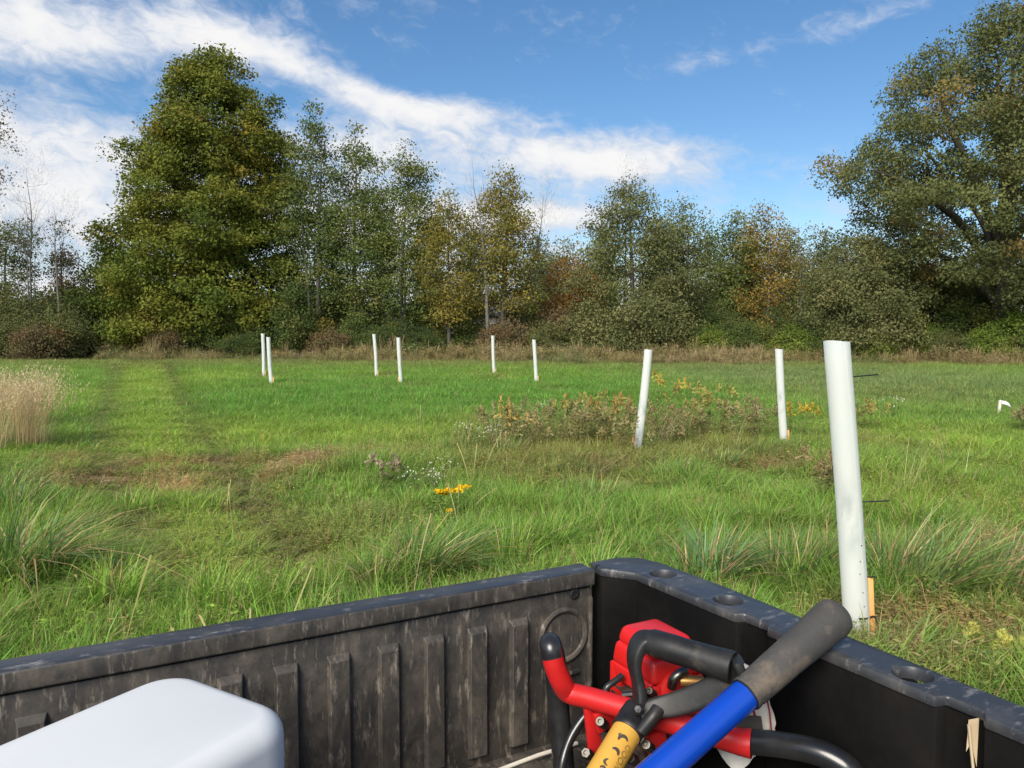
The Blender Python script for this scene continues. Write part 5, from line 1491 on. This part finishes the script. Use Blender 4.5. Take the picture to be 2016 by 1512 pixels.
def build_dry_grass():
    for i, (px, py, n, h, sp, lab) in enumerate([
            (10, 880, 230, (.8, 1.25), .40, 'tall pale beige dry grass clump at the left edge, biggest of the stand'),
            (62, 885, 170, (.75, 1.2), .26, 'tall pale dry grass clump leaning right beside the mown track'),
            (-50, 900, 200, (.8, 1.2), .4, 'tall dry grass clump cut by the left edge of the frame'),
            (25, 845, 170, (.8, 1.25), .45, 'dry grass clump at the back of the pale stand by the left edge')]):
        p = g3(px, py); plant('dry_grass_clump', lab, 'dry grass', 'pale dry grass stand at the left edge', p, plume_clump(300 + i, n, h, sp, (.18, 0), (.60, .45, .25), (.62, .47, .29), .0055, 1.6))
    for i, (px, py, n, h, lab) in enumerate([
            (1790, 985, 9, (.5, .9), 'thin pale dry stalks right of the near tree tube'), (1880, 960, 5, (.5, .85), 'few leaning dry stalks in the green right of the near tree tube'),
            (1990, 960, 3, (.6, .9), 'dry stalks at the right edge of the frame'), (1135, 990, 5, (.4, .7), 'pair of pale dry stalks before the goldenrod clumps'),
            (1460, 900, 12, (.35, .75), 'sheaf of pale dry stalks between the two goldenrod groups'), (985, 895, 9, (.4, .85), 'curved pale dry stalks left of the goldenrod clumps'),
            (1310, 880, 50, (.25, .75), 'fan of straw stems leaning right behind the leaning tree tube'), (1740, 1000, 8, (.35, .7), 'brownish bent stalks behind the near tree tube')]):
        rng = np.random.default_rng(330 + i); p = g3(px, py)
        v, f, c = blades(rng, n, h, .0045, .14 if n < 20 else .12, .35 if n < 20 else .6, 5, (.1, 0) if n < 20 else (.5, 0), .3, .12, 0); c[:, :3] *= np.array((.5, .42, .24))
        plant('dry_stalks', lab, 'dry stalks', None, p, [('s', (v, f, c))])


build_dry_grass()


def flower_plant(seed, n, h, spread, leafc, headc, head='plume', hs=.05, lean=.2, fl=26):
    rng = np.random.default_rng(seed)
    v, f, c = blades(rng, n, h, .006, spread, lean, 4, (.08, 0), .25, .12, 0)
    c[:, :3] *= np.array(leafc) * np.array((1.3, .85, .9)); stem = (v, f, c)
    V0 = v.reshape(n, -1, 3); LV, LF, LC, heads = [], [], [], []
    for i in range(n):
        ax = (V0[i][0::2] + V0[i][1::2]) / 2; H = ax[-1][2]
        for k in range(int(60 * max(.4, H))):
            t = rng.uniform(.6, 3.6); j = int(t); p = ax[j] + (ax[j + 1] - ax[j]) * (t - j); a = rng.uniform(0, 6.28)
            d = np.array([math.cos(a), math.sin(a), rng.uniform(-.4, .5)]); s = np.array([-d[1], d[0], rng.normal(0, .2)]); ll = .075 * rng.uniform(.5, 1.3); b = len(LV)
            LV += [p, p + d * ll * .5 + s * ll * .13, p + d * ll, p + d * ll * .5 - s * ll * .13]; LF.append([b, b + 1, b + 2, b + 3]); LC.append([*(np.array(leafc) * (1 + rng.normal(0, .2))), 1])
        tip = ax[-1]; hc = np.array(headc) * (1 + rng.normal(0, .12)); HV, HF, HC_, core = [], [], [], []
        for k in range(fl):
            if head == 'plume':
                t = rng.uniform(0, 1); o = np.array([rng.normal(0, hs * (1.1 - t)), rng.normal(0, hs * (1.1 - t)), -hs * 2.2 + t * hs * 3.4])
            elif head == 'flat': o = np.array([rng.normal(0, hs), rng.normal(0, hs), rng.normal(0, hs * .22)])
            else: o = rng.normal(0, hs, 3) * np.array([1, 1, .7])
            p = tip + o; s = (.009 if head == 'daisy' else .011 if head == 'flat' else .015) * rng.uniform(.7, 1.5)
            for q in range(2):
                d = rng.normal(0, 1, 3); d /= np.linalg.norm(d); e = np.cross(d, rng.normal(0, 1, 3)); e /= np.linalg.norm(e); b = len(HV)
                HV += [p - d * s, p + e * s * .7, p + d * s, p - e * s * .7]; HF.append([b, b + 1, b + 2, b + 3]); HC_.append([*(hc * (1 + rng.normal(0, .15))), 1])
                if head == 'plume':      # hair-thin branchlet that carries the floret
                    if not core: core = [len(HV), len(HV) + 1]; HV += [tip - np.array([.001, 0, hs]), tip + np.array([.001, 0, -hs])]
                    HF.append([core[0], core[1], b, b + 1]); HC_.append([*(hc * 1.15), 1])
        heads.append(('flower_head', (np.array(HV), np.array(HF), np.array(HC_))))
    return [('stems', stem), ('leaves', (np.array(LV), np.array(LF), np.array(LC)))] + heads


def build_flowers():
    OL, YB, BR = (.23, .23, .085), (.34, .30, .09), (.27, .245, .115)
    for i, (px, py, n, h, sp, hc, lab) in enumerate([
            (1300, 868, 5, (.75, 1.15), .22, (.46, .37, .08), 'tallest goldenrod with a golden plume just right of the leaning tree tube'),
            (1345, 872, 6, (.6, .95), .3, YB, 'goldenrod with dull yellow plumes, second right of the leaning tree tube'),
            (1390, 868, 8, (.6, .95), .35, YB, 'wide goldenrod clump with spreading plumes left of the clean tree tube'),
            (1440, 876, 7, (.5, .8), .4, BR, 'brownish faded goldenrod clump between the two mid field tree tubes'),
            (1500, 870, 5, (.45, .75), .3, BR, 'small faded goldenrod just left of the clean tree tube'),
            (1140, 876, 7, (.55, .85), .35, YB, 'goldenrod clump with golden tops at the middle of the weedy strip'),
            (1180, 880, 7, (.55, .85), .35, (.37, .28, .09), 'rust tinged goldenrod clump left of the leaning tree tube'),
            (1085, 880, 6, (.5, .8), .35, BR, 'faded brown goldenrod at the left of the weedy strip'),
            (1010, 890, 5, (.5, .8), .22, (.40, .30, .09), 'thin goldenrod beside the curved dry stalks'),
            (975, 886, 4, (.45, .75), .2, BR, 'dark brown seeding goldenrod at the left end of the weedy strip'),
            (1580, 868, 5, (.4, .6), .2, (.46, .34, .05), 'short goldenrod with yellow tops right of the clean tree tube'),
            (1680, 848, 8, (.35, .6), .4, YB, 'low goldenrod patch seen behind the near tree tube'),
            (1615, 1010, 7, (.4, .7), .18, (.26, .21, .10), 'rusty brown weed clump against the left side of the near tree tube'),
            (745, 965, 3, (.25, .4), .08, (.30, .24, .16), 'purplish brown dried weed left of the white asters'),
            (2030, 856, 8, (.35, .55), .3, BR, 'brown weed clump at the right edge beside the marker stake')]):
        p = g3(px, py); plant('goldenrod' if 'goldenrod' in lab else 'dried_weed', lab, 'goldenrod' if 'goldenrod' in lab else 'weed', None, p, flower_plant(400 + i, int(n * 1.6), h, sp, OL, hc, 'plume', .05, .22, 20), 'leaf')
    for i, (px, py, n, h, sp, hs, lab) in enumerate([
            (835, 1035, 2, (.3, .36), .05, .022, 'small orange yellow flower head, leftmost of the yellow group'),
            (905, 1040, 3, (.3, .36), .09, .028, 'bright yellow flat flower cluster in the foreground grass'),
            (866, 1060, 1, (.22, .24), .02, .010, 'tiny single yellow bloom below the bright yellow flowers')]):
        p = g3(px, py); plant('yellow_flower', lab, 'flower', None, p, flower_plant(440 + i, n, h, sp, (.12, .2, .05), (.80, .52, .015), 'flat', hs, .3, 60), 'leaf')
    for i, (px, py, n, h, sp, lab) in enumerate([
            (835, 972, 10, (.2, .36), .16, 'clump of small white asters left of centre in the near field'),
            (950, 888, 14, (.28, .45), .3, 'white aster clump in front of the weedy strip'),
            (1110, 850, 9, (.4, .6), .35, 'white specked aster among the goldenrod clumps'),
            (1720, 832, 10, (.3, .5), .4, 'pale aster patch behind the near tree tube'),
            (560, 722, 22, (.4, .7), 1.2, 'white aster patch behind the left pair of tree tubes'),
            (430, 716, 22, (.4, .7), 1.3, 'scattered white asters by the weed belt at left'),]):
        p = g3(px, py); plant('aster', lab, 'aster', None, p, flower_plant(460 + i, n, h, sp, (.14, .18, .06), (.72, .70, .62), 'daisy', .05 if py > 800 else .12, .35, 8), 'leaf')
    rng = random.Random(77)
    for k in range(26):
        px, py = (rng.uniform(930, 1240), rng.uniform(850, 900)) if k < 16 else (rng.uniform(1290, 1490), rng.uniform(845, 888))
        p = g3(px, py); plant('bushy_weed', 'bushy olive brown weed in the weedy strip around the leaning tree tube', 'weed', 'bushy weeds of the weedy strip', p,
              flower_plant(500 + k, rng.randint(6, 10), (.3, .62), .3, rng.choice([(.24, .24, .09), (.30, .25, .11), (.20, .24, .08)]), rng.choice([(.34, .28, .13), (.30, .28, .12)]), 'plume', .04, .3, 14), 'leaf')
    # pale green seed head nodding by the dug earth at lower right
    p = g3(1945, 1330); plant('seed_head', 'pale green bunched seed head in the dead grass at lower right', 'weed', None, p, flower_plant(480, 4, (.16, .24), .05, (.2, .26, .07), (.48, .46, .12), 'plume', .035, .2, 50), 'leaf')


build_flowers()
